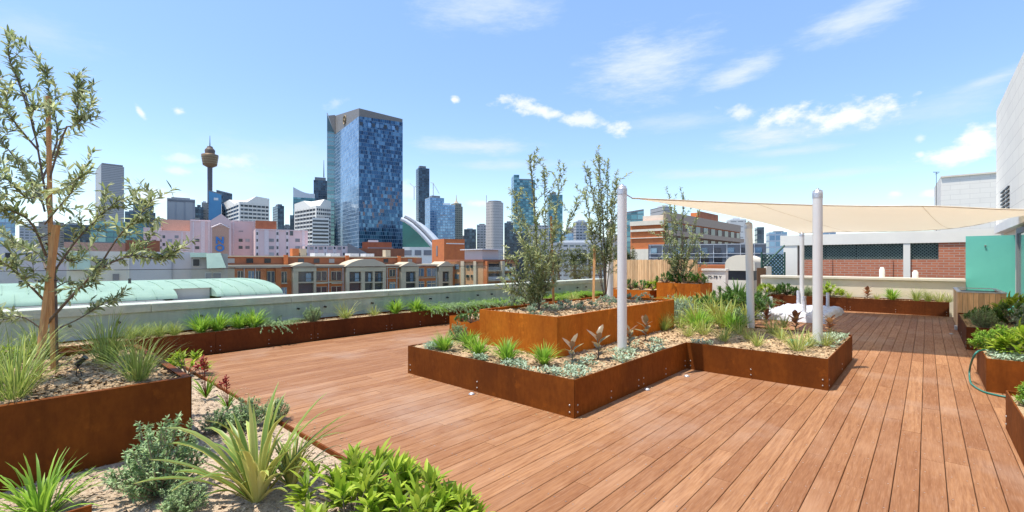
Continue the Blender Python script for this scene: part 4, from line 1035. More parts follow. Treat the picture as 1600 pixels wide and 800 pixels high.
# ------------------------------------------------------------------ city
GZ = -22
def foot(L, C, R, d, phi=None, depth=20):
    """plan of a block: left edge, near corner and right edge seen at L, C, R; near corner d metres ahead"""
    kL, kC, kR = K(L), K(C), K(R); xc = kC*d
    if phi is None: phi = math.degrees(math.atan(-kC))
    p = math.radians(phi); cp, sp_ = math.cos(p), math.sin(p)
    a = (kR*d-xc)/(cp-kR*sp_)
    b_ = (xc-kL*d)/(sp_+kL*cp) if L < C-.1 else depth
    c0 = (xc,d); c1 = (c0[0]+a*cp, c0[1]+a*sp_); c2 = (c1[0]-b_*sp_, c1[1]+b_*cp); c3 = (c0[0]-b_*sp_, c0[1]+b_*cp)
    return [W(*q) for q in (c0,c1,c2,c3)], a, b_
def inset(poly, e):
    c = sum(poly, Vector())/len(poly); return [p+(c-p).normalized()*e for p in poly]
def block(name, label, L, C, R, ytop, d, m, phi=None, depth=20, roof=None, z0=GZ, cat='building', par=0, group=None, rh=1.0):
    poly, a, b_ = foot(L, C, R, d, phi, depth); c = sum(poly, Vector())/4; zt = ZZ(ytop, d)
    t = thing(name, label, cat, (c.x,c.y,z0), group)
    mb = MB(); mb.prism([p.xy for p in poly], z0, zt); mb.build('facade', m, t)
    if roof is None and d > 200 and a > 6:
        q = random.Random(int(L*7+ytop)); e0 = q.uniform(.12,.3); roof = M['roofgrey'] if q.random() < .6 else M['metalwhite']; rh = q.uniform(.8,2.2)*d/400
        w = [poly[0].lerp(poly[1],e0), poly[0].lerp(poly[1],q.uniform(.55,.85))]; bk = (poly[3]-poly[0])*.6; off = (poly[3]-poly[0])*.15
        mb = MB(); mb.prism([(w[0]+off).xy,(w[1]+off).xy,(w[1]+bk).xy,(w[0]+bk).xy], zt+.002, zt+rh); mb.build('roof_plant', roof, t)
    elif roof: mb = MB(); mb.prism([p.xy for p in inset(poly, (poly[1]-poly[0]).length*.12)], zt+.002, zt+rh); mb.build('roof_plant', roof, t)
    return t, poly, zt
def strips(t, poly, side, zs, h, m, proud=.12, name='window_band', s0=.03, s1=.97):
    a = poly[side]; b_ = poly[(side+1)%4]; u = b_-a; L = u.length; u.normalize(); n = Vector((u.y,-u.x,0))
    for z in zs:
        p = a+u*(L*s0); q = a+u*(L*s1); mb = MB()
        o_ = n*proud
        mb.hexa([(*(p+o_).xy,z),(*(q+o_).xy,z),(*(q-n*.0+n*.01).xy,z),(*(p+n*.01).xy,z),(*(p+o_).xy,z+h),(*(q+o_).xy,z+h),(*(q+n*.01).xy,z+h),(*(p+n*.01).xy,z+h)])
        mb.build(name, m, t)
def onface(t, poly, side, s0, s1, z0, z1, m, name, proud=.1, back=.02):
    a = poly[side]; u = (poly[(side+1)%4]-a).normalized(); n = Vector((u.y,-u.x,0))
    p = a+u*s0; q = a+u*s1; o1 = n*proud; o0 = n*back; mb = MB()
    mb.hexa([(*(p+o1).xy,z0),(*(q+o1).xy,z0),(*(q+o0).xy,z0),(*(p+o0).xy,z0),(*(p+o1).xy,z1),(*(q+o1).xy,z1),(*(q+o0).xy,z1),(*(p+o0).xy,z1)])
    return mb.build(name, m, t)
def hit(poly, side, px):
    """metres along a facade where the sight line through column px meets it"""
    a = poly[side]; u = (poly[(side+1)%4]-a).normalized(); k = K(px); r = W(k,1)
    den = u.x*r.y-u.y*r.x; return (-(a.x*r.y-a.y*r.x))/den
def fz(poly, side, px, py):
    a = poly[side]; u = (poly[(side+1)%4]-a).normalized(); p = a+u*hit(poly,side,px); d = p.dot(Vector((-ST,CT,0))); return ZZ(py, d)
def patch(t, poly, side, x0, x1, y0, y1, m, name, proud=.1, back=.02):
    s0, s1 = hit(poly,side,x0), hit(poly,side,x1); mid = (x0+x1)/2
    return onface(t, poly, side, s0, s1, fz(poly,side,mid,y1), fz(poly,side,mid,y0), m, name, proud, back)
BL = lambda *c: [(i/len(c), x) for i, x in enumerate(c)]
F_blue = facade('hotel_curtain_wall', (.17,.25,.34), BL((.03,.085,.16),(.05,.125,.22),(.025,.065,.13),(.085,.18,.28),(.04,.10,.19),(.13,.24,.35),(.035,.09,.17),(.022,.05,.10)), 1.7, 2.9, .09, .10, reflect_tint=(.24,.15,.13), shift=.37)
F_blue_sunlit = facade('hotel_curtain_wall_sunlit', (.32,.41,.50), BL((.10,.20,.33),(.15,.28,.43),(.08,.17,.29),(.22,.34,.47),(.13,.25,.39),(.28,.40,.52)), 1.9, 2.9, .10, .11, shift=.37)  # lighter copy for the tower's left face, sunlight painted into its glass colours
F_fin = facade('hotel_fin_glass', (.42,.46,.46), BL((.16,.27,.27),(.20,.32,.32),(.25,.37,.37)), 20, 3.6, .02, .22)
F_dark = facade('dark_glass', (.09,.11,.13), BL((.03,.045,.065),(.05,.07,.10),(.07,.11,.15)), 3, 3.5, .15, .25)
F_teal = facade('teal_glass', (.14,.22,.24), BL((.08,.19,.22),(.13,.27,.30),(.05,.13,.16),(.20,.35,.38)), 4, 3.6, .1, .2)
F_sky = facade('pale_blue_glass', (.34,.42,.50), BL((.16,.28,.42),(.24,.38,.54),(.12,.22,.36)), 3, 3.5, .16, .25)
F_grid = facade('white_grid', (.66,.64,.60), BL((.035,.045,.06),(.06,.07,.09),(.05,.055,.07)), 4.2, 3.4, .2, .9, metal=.2)
F_stripe = facade('louvred_concrete', (.44,.43,.42), BL((.06,.065,.07),(.09,.09,.10)), 40, 3.4, .03, .85, metal=.2)
F_conc = facade('concrete_fins', (.47,.46,.45), BL((.10,.12,.15),(.14,.16,.19)), 3.2, 60, .45, .06, metal=.3)
F_round = facade('round_tower_bands', (.56,.52,.48), BL((.07,.075,.085),(.11,.11,.12)), 3, 3.2, .3, .9, metal=.2)
F_beige = facade('beige_tower', (.36,.33,.25), BL((.07,.09,.09),(.12,.14,.13)), 3, 3.3, .45, .5, metal=.3)
F_apart = facade('brown_apartments', (.40,.34,.28), BL((.05,.055,.06),(.10,.10,.11),(.2,.22,.23)), 5, 3.2, .35, .7, metal=.3)
F_mixed = facade('grey_apartments', (.50,.50,.50), BL((.07,.09,.11),(.12,.15,.18),(.18,.22,.26)), 4, 3.2, .3, .6, metal=.3)

# left skyline
block('glass_office','pale blue glass office block at the far left edge',-60,-60,24,322,330,F_sky,depth=40)
t,p,z = block('office_tower','grey louvred tower standing alone left of the observation tower',149,158,194,257,900,F_stripe,phi=47,roof=M['roofgrey'],rh=4)
block('glass_office','low teal glass hall below the grey louvred tower',140,140,228,345,300,F_teal,depth=30)
t,p,z = block('glass_office','dark blue glass box with stepped top behind the olive tip',195,195,243,330,420,F_dark,depth=30)
block('glass_office','upper dark glass block stacked behind the stepped box',208,208,240,313,460,F_dark,depth=30)
t,p,z = block('office_block','squat grey concrete block of three window bays',261,261,305,309,520,mat('grey_concrete',(.42,.42,.43),(.36,.36,.37),scale=.05,rough=.85),depth=40)
for a,b_ in ((263,273),(276,287),(290,301)):
    f = patch(t,p,0,a,b_,316,345,F_conc,'window_bay',.4); 
strips(t,p,0,[z-3.5],2.2,M['roofgrey'],.5,'louvre_band',.02,.98)
# observation tower
dT = 850; c = D(328,400,dT); t = thing('observation_tower','slender observation tower with a brown golden turret and spire','tower',(c.x,c.y,GZ))
px_ = dT/FPX
MB().lathe((c.x,c.y,0),[(4.0*px_,GZ),(3.4*px_,ZZ(300,dT)),(3.4*px_,ZZ(262,dT))],20).build('shaft',mat('tower_shaft',(.14,.13,.14),rough=.7),t)
MB().lathe((c.x,c.y,0),[(3.4*px_,ZZ(262,dT)+.1),(9.5*px_,ZZ(258.5,dT)),(10.2*px_,ZZ(253,dT)),(11.2*px_,ZZ(246,dT)),(11.6*px_,ZZ(242,dT)),(8.6*px_,ZZ(241,dT))],28).build('turret',mat('turret_bronze',(.26,.17,.09),(.20,.13,.07),scale=.05,rough=.5,metal=.2),t)
for yy,rr in ((256,10.0),(252.5,10.6),(249,11.1),(245.6,11.6)):
    MB().lathe((c.x,c.y,ZZ(yy,dT)),[(rr*px_,0),(rr*px_,.9)],28).build('window_ring',mat('ring_gold',(.38,.27,.13),rough=.4) if yy==256 else bpy.data.materials['ring_gold'],t)
MB().lathe((c.x,c.y,0),[(6.6*px_,ZZ(240.9,dT)),(7.0*px_,ZZ(235,dT)),(6.2*px_,ZZ(233.5,dT)),(4.0*px_,ZZ(231,dT)),(3.6*px_,ZZ(229,dT))],24).build('upper_turret',mat('turret_brown',(.16,.11,.08),rough=.6),t)
MB().tube([(c.x,c.y,ZZ(229,dT)),(c.x,c.y,ZZ(222,dT)),(c.x,c.y,ZZ(212,dT))],[1.0,.6,.3],8).build('spire',M['wire'],t)
# blue slanted building and neighbours
def wedge(name,label,L,R,yl,yr,d,m,depth=25,y2=None,roofm=None):
    poly,a,b_ = foot(L,L,R,d,None,depth); cc = sum(poly,Vector())/4; t = thing(name,label,'building',(cc.x,cc.y,GZ)); z1,z2 = ZZ(yl,d),ZZ(yr,d)
    mb = MB(); L_ = (poly[1]-poly[0]).length; Hh=[z1,z2,z2,z1]
    vs = [(p.x,p.y,GZ) for p in poly]+[(p.x,p.y,h) for p,h in zip(poly,Hh)]
    fs = [(0,1,5,4),(1,2,6,5),(2,3,7,6),(3,0,4,7),(4,5,6,7)]
    uv = []
    acc=0
    for i in range(4):
        l = (poly[(i+1)%4]-poly[i]).length; uv.append([(acc,0),(acc+l,0),(acc+l,Hh[(i+1)%4]-GZ),(acc,Hh[i]-GZ)]); acc+=math.ceil(l)
    uv.append([(0,0)]*4); mb.add(vs,fs,False,uv); mb.build('facade',m,t)
    e=.8; up=Vector((0,0,1))
    rf = [poly[i]+Vector((0,0,Hh[i]+.05)) for i in range(4)]; mb = MB(); mb.hexa(rf+[q+up for q in rf]); mb.build('roof',roofm or M['roofgrey'],t)
    return t,poly
M['bright_blue'] = mat('bright_blue_cladding',(.07,.26,.47),(.05,.20,.40),scale=.05,rough=.35)
t,p = wedge('blue_building','bright blue building with slanting roof under the observation tower',326,346,298.5,303,430,M['bright_blue'])
patch(t,p,0,334,341,309,313,M['metalwhite'],'sign_panel',.3)
wedge('glass_office','dark blue slanted glass roof peeping behind the bright blue building',338,363,298,302.5,470,F_dark)
block('office_block','small brown grey tower left of the bright blue building',315,315,327,316,560,F_apart)
block('office_block','low dark grey block left of the bright blue building',305,305,318,323,540,F_dark)
# white gridded hotel with folded roof
def folded(label,L,C,R,yL,yC,yR,d,phi,floors,yb,h=1.75,step=3.4):
    poly,a,b_ = foot(L,C,R,d,phi); cc=sum(poly,Vector())/4; t=thing('hotel_block',label,'building',(cc.x,cc.y,GZ))
    zc=ZZ(yC,d); zt=zc-1.0
    mb=MB(); mb.prism([q.xy for q in poly],GZ,zt); mb.build('wall',M['white'],t)
    for k in range(floors):
        zz=zt-4.2-step*k
        strips(t,poly,0,[zz],h,M['darkpane'],.15,'window_band',.04,.96); strips(t,poly,3,[zz],h,M['darkpane'],.15,'window_band',.04,.96)
    for side,nn in ((0,7),(3,7)):
        Ls=(poly[(side+1)%4]-poly[side]).length
        for j in range(1,nn): onface(t,poly,side,Ls*j/nn-.22,Ls*j/nn+.22,GZ,zt-.5,M['white'],'pier',.32,.2)
    # gables on outer ends and a sunk white roof between
    ap=zt+ (ZZ(yL,d)-zc)
    for side in (0,3):
        A=poly[side]; B=poly[(side+1)%4]; u=B-A; nrm=Vector((u.normalized().y,-u.normalized().x,0))
        w0,w1,w2=(.35,.62,1.0) if side==0 else (0,.38,.65)
        mb=MB(); top=Vector((0,0,ZZ(yL,d)-zc+1.0))
        if side==3: pts_=[A+u*0+Vector((0,0,zt)),A+u*.75+Vector((0,0,zt)),A+u*.45+Vector((0,0,zt))+top,A+u*0+Vector((0,0,zt))+top*.8]
        else: pts_=[A+u*.25+Vector((0,0,zt)),B+Vector((0,0,zt)),B+Vector((0,0,zt))+top*.8,A+u*.55+Vector((0,0,zt))+top]
        bk=[q-nrm*.8*((poly[(side+2)%4]-B).length) for q in pts_]
        f=[q+nrm*.01 for q in pts_]
        mb.add(f+bk,[(0,1,2,3),(7,6,5,4),(0,4,5,1),(1,5,6,2),(2,6,7,3),(3,7,4,0)]); mb.build('gable_roof',M['white'],t)
    return t,poly
folded('white gridded hotel with folded gable roofs right of the bright blue building',346,374,421,304.5,313,306,400,42,9,345)
folded('white gridded hotel with folded roof left of the blue glass tower',460,494,517,310,319,312,390,48,15,380)
t,p,z = block('hotel_block','lower white gridded block in front of the folded roof hotel',488,488,514,340,370,M['white'],depth=15)
for k in range(9): strips(t,p,0,[z-3.2-2.9*k],1.5,M['darkpane'],.15,'window_band',.03,.97)
block('office_tower','narrow dark grey tower between the two folded roof hotels',426,434,444,321,620,F_dark,phi=40)
# curved scoop roof building
poly,a,b_=foot(458,458,492,520,None,30); cc=sum(poly,Vector())/4; t=thing('glass_office','glass office with a scooped white roof','building',(cc.x,cc.y,GZ))
MB().prism([q.xy for q in poly],GZ,ZZ(308,520)).build('facade',F_teal,t)
u=poly[1]-poly[0]; v=poly[3]-poly[0]; mb=MB(); top=[]; bot=[]
for i in range(13):
    q=i/12; yy=292+9*math.sin(q*math.pi*.62) if q<1 else 301
    top.append(poly[0]+u*q+Vector((0,0,ZZ(yy,520)))); bot.append(poly[0]+u*q+Vector((0,0,ZZ(308,520)+.01)))
for back in (0,1): pass
vs=top+[q+v for q in top]+bot+[q+v for q in bot]; n=13
mb.add(vs,[(i,i+1,n+i+1,n+i) for i in range(n-1)]+[(2*n+i,2*n+i+1,i+1,i) for i in range(n-1)]+[(n+i,n+i+1,3*n+i+1,3*n+i) for i in range(n-1)]+[(0,n,3*n,2*n),(n-1,2*n+n-1,3*n+n-1,2*n-1)]); mb.build('scoop_roof',M['metalwhite'],t)
t,p,z=block('office_tower','dark stepped tower with an antenna beside the blue glass tower',490,490,511,281,640,F_dark,depth=30)
poly=inset(p,3); MB().prism([q.xy for q in poly],z+.01,ZZ(276,640)).build('crown',M['roofgrey'],t)
q=D(506,277,650); MB().tube([q,(q.x,q.y,ZZ(250,650))],[.8,.25],6).build('antenna',M['wire'],t)
block('glass_office','thin dark block left of the scooped roof office',453,453,460,336,430,F_dark)
# the big blue glass tower
dS=346; phi=34
poly,a,b_=foot(523,561,629,dS,phi); cc=sum(poly,Vector())/4; t=thing('glass_tower','tall blue patterned glass hotel tower with a grey angled cap','tower',(cc.x,cc.y,GZ))
c0,c1,c2,c3=poly; zt=ZZ(170,dS)
d1=c1.dot(Vector((-ST,CT,0))); d3=c3.dot(Vector((-ST,CT,0)))
def wall4(A,B,z0,z1,m,name,proud=.0):
    pass
mb=MB(); L_=(c1-c0).length; L2=(c3-c0).length
zc0,zc1,zc3=ZZ(169,dS),ZZ(186,d1),ZZ(181,d3)
zm=min(zc1,zc3,zc0)-1
mb=MB(); mb.prism([c0.xy,c1.xy,c2.xy,c3.xy],GZ,zm-6); mb.build('core',M['capgrey'],t)
def skin(A,B,zA,zB,m,name,proud):
    u=(B-A); l=u.length; u.normalize(); n=Vector((u.y,-u.x,0))*proud
    mb=MB(); mb.add([A+n+Vector((0,0,GZ)),B+n+Vector((0,0,GZ)),B+n+Vector((0,0,zB)),A+n+Vector((0,0,zA)),A+n*.1+Vector((0,0,GZ)),B+n*.1+Vector((0,0,GZ)),B+n*.1+Vector((0,0,zB)),A+n*.1+Vector((0,0,zA))],
      [(0,1,2,3),(5,4,7,6),(1,5,6,2),(4,0,3,7),(3,2,6,7)],False,[[(0,0),(l,0),(l,zB-GZ),(0,zA-GZ)]]+[[(0,0)]*4]*4)
    return mb.build(name,m,t)
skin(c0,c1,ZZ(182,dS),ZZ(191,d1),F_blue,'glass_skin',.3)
skin(c3,c0,ZZ(211,d3),ZZ(182,dS),F_blue_sunlit,'glass_skin',.3)
for i in range(11):   # dark louvre panels under the cap
    s0=L_*(i+.12)/11; s1=L_*(i+.88)/11; f=(i+.5)/11; yb=196+9*f; dd_=dS+(d1-dS)*f
    onface(t,poly,0,s0,s1,ZZ(yb,dd_),ZZ(yb-6,dd_),M['bluepane'] if i%3 else M['darkpane'],'plant_screen',.38,.31)
mb=MB(); zA=ZZ(182,dS)+.1
mb.add([c0+Vector((0,0,zA)),c1+Vector((0,0,ZZ(191,d1)+.1)),c2+Vector((0,0,ZZ(191,d1)+.1)),c3+Vector((0,0,ZZ(211,d3)+.1)),
        c0+Vector((0,0,zc0)),c1+Vector((0,0,zc1)),c2+Vector((0,0,zc1-2)),c3+Vector((0,0,zc3))],[(0,3,2,1),(4,5,6,7),(0,1,5,4),(1,2,6,5),(2,3,7,6),(3,0,4,7)])
mb.build('cap',M['capgrey'],t)
mid=c0+(c1-c0)*.45-Vector(((c1-c0).normalized().y,-(c1-c0).normalized().x,0))*8
MB().box(mid.x-6,mid.x+6,mid.y-5,mid.y+5,ZZ(182,dS),ZZ(175,dS)).build('roof_plant',M['roofgrey'],t)
u=(c0-c3).normalized(); n=Vector((u.y,-u.x,0))
ec=c3.lerp(c0,.46)+n*.35; ez=ZZ(186,(dS+d3)/2); ec.z=ez; Re=3.6
pts_=[ec+u*math.cos(q)*Re+Vector((0,0,math.sin(q)*Re)) for q in [2*math.pi*i/28 for i in range(29)]]
mb=MB(); mb.tube(pts_,.5,6)
mb.tube([ec+u*(-1.6)+Vector((0,0,-1.4)),ec+u*(-1.2)+Vector((0,0,1.3)),ec+u*(.1)+Vector((0,0,.1)),ec+u*1.2+Vector((0,0,-1.3)),ec+u*1.6+Vector((0,0,1.5))],.45,6); mb.build('emblem',M['gold'],t)
# pale fin slab on the tower's left flank with a slanted white edge
poly2,a2,b2=foot(511,511,523,d3-2,None,14)
MB().prism([q.xy for q in poly2],GZ,ZZ(206,d3)).build('fin_slab',F_fin,t)
A=poly2[0]; B=poly2[1]; mb=MB(); bk=poly2[3]-poly2[0]
f=[A+Vector((0,0,ZZ(206,d3)+.02)),B+Vector((0,0,ZZ(206,d3)+.02)),A+Vector((0,0,ZZ(178,d3)))]
mb.add(f+[q+bk for q in f],[(0,1,2),(5,4,3),(0,3,4,1),(1,4,5,2),(2,5,3,0)]); mb.build('fin_tip',F_teal,t)
w0=[D(512.6,180.5,d3-2.2),D(523.6,179.5,d3-2.2),D(523.6,209,d3-2.2)]; bk=poly2[3]-poly2[0]
mb=MB(); mb.add(w0+[q+bk*.5 for q in w0],[(0,2,1),(3,4,5),(0,1,4,3),(1,2,5,4),(2,0,3,5)]); mb.build('cap_wing',M['capgrey'],t)
n2=(B-A).normalized(); fr=Vector((n2.y,-n2.x,0))*.3
MB().tube([A+fr+Vector((0,0,ZZ(178,d3))),B+fr+Vector((0,0,ZZ(206,d3)))],.55,6).build('edge_trim',M['metalwhite'],t)
# convention hall shell roof
dC=300; t=thing('exhibition_hall','glass fronted hall under a big curved white shell roof','building',D(655,400,dC).xy.to_3d())
ar=[(629,343),(636,346),(645,352),(654,360),(663,369),(671,378),(678,386)]
f=[D(px,py,dC) for px,py in ar]+[D(629,388,dC)]
bk=[q+W(0,40)-W(0,0) for q in f]; n=len(f)
mb=MB(); mb.add(f+bk,[tuple(range(n-1,-1,-1)),tuple(range(n,2*n))]+[(i,(i+1)%n,n+(i+1)%n,n+i) for i in range(n)]); mb.build('glass_front',F_teal if False else mat('dark_teal_glass',(.02,.10,.10),(.03,.15,.14),scale=.08,rough=.1,metal=.3),t)
fw=W(0,-4)-W(0,0)
for off,m_,w_ in ((0,M['metalwhite'],1.5),(2.0,M['roofgrey'],.8),(3.6,M['metalwhite'],1.1)):
    mb=MB(); o2=[q+fw*(1 if off==0 else -.5*off)+Vector((0,0,off*.9)) for q in f[:-1]]
    mb.tube(o2,w_*.8,8); mb.build('shell_rib',m_,t)
mb=MB(); up=[q+Vector((0,0,.6)) for q in f[:-1]]; b2_=[q+Vector((0,0,2.8))+W(0,45)-W(0,0) for q in f[:-1]]; n=len(up)
mb.add(up+b2_,[(i,i+1,n+i+1,n+i) for i in range(n-1)],True); o=mb.build('shell_roof',M['metalwhite'],t); o.modifiers.new('s','SOLIDIFY').thickness=.5
c_=[D(629,388,dC-3),D(681,388,dC-3)]; mb=MB(); v=W(0,30)-W(0,0)
mb.prism([c_[0].xy,c_[1].xy,(c_[1]+v).xy,(c_[0]+v).xy],GZ,ZZ(386,dC-3),False); mb.build('base_wall',M['white'],t)
for a_,b_ in ((631,643),(648,658),(662,674)):
    mb=MB(); p0=D(a_,400,dC-3.3); p1=D(b_,400,dC-3.3); v=W(0,.28)-W(0,0)
    mb.prism([p0.xy,p1.xy,(p1+v).xy,(p0+v).xy],ZZ(399,dC),ZZ(391,dC),False); mb.build('opening',M['roofgrey'],t)
# right skyline
block('office_tower','slim dark glass tower right of the blue hotel tower',650,654,671,262,760,F_dark,phi=25)
block('office_tower','blue grey glass tower in front of the slim dark one',664,672,694,308,640,F_sky,phi=30)
block('glass_office','pale blue stepped glass block beside the beige pointed tower',688,688,711,320,600,F_sky,depth=20)
block('glass_office','lower pale glass block in front of the beige pointed tower',684,684,708,337,560,F_sky,depth=20)
t,p,z=block('office_tower','beige tower with pointed crown and spire',703,711,723,322,700,F_beige,phi=35)
pp=inset(p,2); MB().prism([q.xy for q in pp],z+.01,ZZ(317,700)).build('crown',F_beige,t)
cc=sum(p,Vector())/4; mb=MB(); mb.tube([(cc.x,cc.y,ZZ(317,700)),(cc.x,cc.y,ZZ(312,700)),(cc.x,cc.y,ZZ(303,700))],[4.5,1.0,.3],8); mb.build('spire',M['stone'],t)
block('office_block','dark glass block left of the round banded tower',725,725,744,358,520,F_dark)
block('office_block','grey apartment block left of the round banded tower',745,745,761,351,560,F_mixed)
dR=520; c=D(773,400,dR); t=thing('apartment_tower','round pale banded apartment tower','tower',(c.x,c.y,GZ))
Rr=13.2*dR/FPX; mb=MB(); mb.prism([(c.x+Rr*math.cos(q)*(1+.05*math.cos(6*q)),c.y+Rr*math.sin(q)*(1+.05*math.cos(6*q))) for q in [2*math.pi*i/36 for i in range(36)]],GZ,ZZ(317,dR)); mb.build('facade',F_round,t)
MB().lathe((c.x,c.y,ZZ(317,dR)+.01),[(Rr*.8,0),(Rr*.8,1.6)],24).build('roof_plant',M['roofgrey'],t)
q=D(760,330,dR); MB().tube([(q.x,q.y,GZ),(q.x,q.y,ZZ(305,dR))],[1.2,.5],6).build('mast',M['metalwhite'],t)
block('office_block','dark low block right of the round banded tower',788,788,802,348,540,F_dark)
t,p,z=block('office_tower','tall teal glass tower behind the bushy sapling',799,803,836,281,620,F_teal,phi=8,roof=M['roofgrey'],rh=2)
pp=[p[0],p[0].lerp(p[1],.25),p[3].lerp(p[2],.25),p[3]]; MB().prism([q.xy for q in pp],z+.01,ZZ(273,620)).build('upper_slab',F_teal,t)
block('office_tower','second teal glass tower right behind the bushy sapling',854,857,879,304,640,F_teal,phi=5)
block('office_block','pale grey block at the foot of the two teal towers',826,826,858,352,560,F_mixed)
block('office_block','blue glazed low block right of the teal towers',878,878,896,364,420,F_sky)
block('office_tower','greenish tower behind the slim sapling',896,900,918,346,520,F_mixed,phi=12)
block('office_block','brown low block left of the greenish tower',884,884,899,356,560,F_apart)
block('office_block','light low block behind the park trees',850,850,960,379,300,F_mixed)
block('office_block','small grey block between the saplings',916,916,938,365,480,F_mixed)
block('apartment_tower','striped dark and white tower above the brick block',1016,1036,1050,322.5,420,F_stripe,phi=10)
wedge('glass_office','blue green glass roof left above the brick block',976,1006,334,330,300,F_teal)
block('apartment_tower','dark banded apartment tower under the sail edge',1135,1141,1166,343,300,F_grid,phi=-10)
block('apartment_tower','blue grey tower right of the leaning post',1179,1183,1194,355,320,F_dark,phi=-20)
block('apartment_tower','blue glazed apartment block left of the brick pavilion',1197,1202,1230,363,260,F_sky,phi=-20)
block('apartment_tower','small blue block over the pavilion roof',1285,1285,1306,362,240,F_sky,phi=-30)
# far filler along the horizon
R2 = random.Random(21)
fills = [(30,60,352),(60,100,346),(100,140,350),(244,262,345),(304,312,340),(420,428,350),(444,456,352),(722,727,368),(800,830,365),(940,980,372),(960,990,366)]
adj = ['grey','pale','brown','dark','cream','dull','low','wide','narrow','plain','hazy']
near_ = ['left of the louvred tower','behind the olive branches','behind the olive stakes','left of the concrete bay block','right of the concrete bay block','left of the narrow dark tower','right of the narrow dark tower','between the beige and dark blocks','below the tall teal tower','behind the slim sapling','behind the nearest post']
for i,(a_,b_,yy) in enumerate(fills):
    block('office_block', f'{adj[i]} distant office block {near_[i]}', a_, a_, b_, yy, 480+R2.random()*200, [F_mixed,F_apart,F_dark][i%3])
# cranes
for px,py,dd_,lb,sg in ((647,292,770,'tiny crane left of the slim dark tower',-1),(677,286,700,'tiny luffing crane right of the slim dark tower',1)):
    q=D(px,py,dd_); t=thing('tower_crane',lb,'crane',(q.x,q.y,q.z-22),'cranes on the skyline')
    MB().tube([(q.x,q.y,q.z-22),q],.7,5).build('mast',M['metalwhite'],t)
    r_=W(1,0); MB().tube([q-r_*sg*4+Vector((0,0,1)),q,q+r_*sg*9-Vector((0,0,16)) if sg>0 else q+r_*sg*7+Vector((0,0,6))],.5,5).build('jib',M['metalwhite'],t)

# pink hotel
dP=190
def ppoly(x0,x1,d,depth=18): return foot(x0,x0,x1,d,math.degrees(math.atan(-K(350))),depth)[0]
t=thing('pink_hotel','long pink rendered hotel with blue vertical lettering','building',D(370,400,dP).xy.to_3d())
wings=[(224,252,356,dP+1.5),(250,298,361,dP),(297,400,345,dP+1),(399,481,359,dP+.5),(479,546,384,dP-1)]
PW=[]
for i,(x0,x1,yt,d) in enumerate(wings):
    p=ppoly(x0,x1,d); PW.append(p); zt=fz(p,0,(x0+x1)/2,yt); mb=MB(); mb.prism([q.xy for q in p],GZ,zt,False); mb.build('wing',M['pink'],t)
    pr=inset(p,.0); 
p=PW[2]
# central gabled bay
pc=foot(329,329,361.5,dP-2.0,math.degrees(math.atan(-K(350))),14)[0]
zb=fz(pc,0,345,345); za=fz(pc,0,345,334); mb=MB(); mb.prism([q.xy for q in pc],GZ,zb,False)
m0=pc[0].lerp(pc[1],.5); m1=pc[3].lerp(pc[2],.5); up=lambda q,z:Vector((q.x,q.y,z))
mb.add([up(pc[0],zb),up(pc[1],zb),up(m0,za),up(pc[3],zb),up(pc[2],zb),up(m1,za)],[(0,1,2),(5,4,3),(0,2,5,3),(1,4,5,2)]); mb.build('gable_bay',M['pink'],t)
patch(t,pc,0,331.5,357.5,353,400,M['salmon'],'panel',.12)
s0=hit(pc,0,330.5); s1=hit(pc,0,359); sm_=(s0+s1)/2; a=pc[0]; u=(pc[1]-pc[0]).normalized(); n=Vector((u.y,-u.x,0))
mb=MB(); z1,z2=fz(pc,0,345,356),fz(pc,0,345,349.5)
for A,B,za_,zb_ in ((s0,sm_,z1,z2),(sm_,s1,z2,z1)):
    q0=a+u*A+n*.3+Vector((0,0,za_)); q1=a+u*B+n*.3+Vector((0,0,zb_)); mb.tube([q0,q1],.28,4)
mb.build('gable_trim',M['pinkw'],t)
for ch,py in (('N',376),('O',388)):
    cu=bpy.data.curves.new('sign_letter','FONT'); cu.body=ch; cu.size=3.9; cu.extrude=.15; cu.align_x='CENTER'; cu.align_y='CENTER'; cu.offset=.12
    tmp=bpy.data.objects.new('tmp',cu); COL.objects.link(tmp); dg=bpy.context.evaluated_depsgraph_get(); me=bpy.data.meshes.new_from_object(tmp.evaluated_get(dg)); bpy.data.objects.remove(tmp)
    me.materials.clear(); me.materials.append(M['blueletter']); o=bpy.data.objects.new('sign_letter',me); COL.objects.link(o); o.parent=t
    pos=a+u*hit(pc,0,343.5)+n*.4; pos.z=fz(pc,0,343.5,py); o.location=pos-ORG[t.name]; o.rotation_euler=(math.pi/2,0,math.atan2(u.y,u.x))
def pwin(i,x0,x1,y0,y1,m='darkpane'): patch(t,PW[i],0,x0,x1,y0,y1,M[m],'window',.1,.02)
for x,yy in ((265,376),(265,387)): pwin(1,x-3,x+4,yy-2.5,yy+2.5,'paleblind' if yy==376 else 'darkpane')
for x in (246.5,284.5): pwin(1,x+4 if x<250 else x,x+6 if x<250 else x+2.5,374,378) ; pwin(1,x+4 if x<250 else x,x+6 if x<250 else x+2.5,385,389)
for x0,x1 in ((305,311.5),(316,319)):
    for yy in (375.5,387): pwin(2,x0,x1,yy-2.3,yy+2.3)
pwin(2,316,319,360,362,'paleblind'); pwin(2,373,380,360.5,362,'paleblind')
for yy in (375.5,386.5):
    pwin(2,373,379,yy-2.3,yy+2.3); pwin(2,383.5,390,yy-2.3,yy+2.3,'paleblind')
for x0,x1 in ((399.7,404),(413,420),(431,436),(447,451),(472,476)): patch(t,PW[3],0,x0,x1,359.5,398,M['pinkw'],'pale_strip',.14)
for yy in (365,375.5,387,397):
    for x0,x1 in ((400.7,403),(432,435),(447.3,450)): patch(t,PW[3],0,x0,x1,yy-2.2,yy+2.2,M['darkpane'],'window',.2,.141)
    for x0,x1 in ((420.5,428),(461.5,468.5)):
        if yy!=365: pwin(3,x0,x1,yy-2.5,yy+2.5,'paleblind')
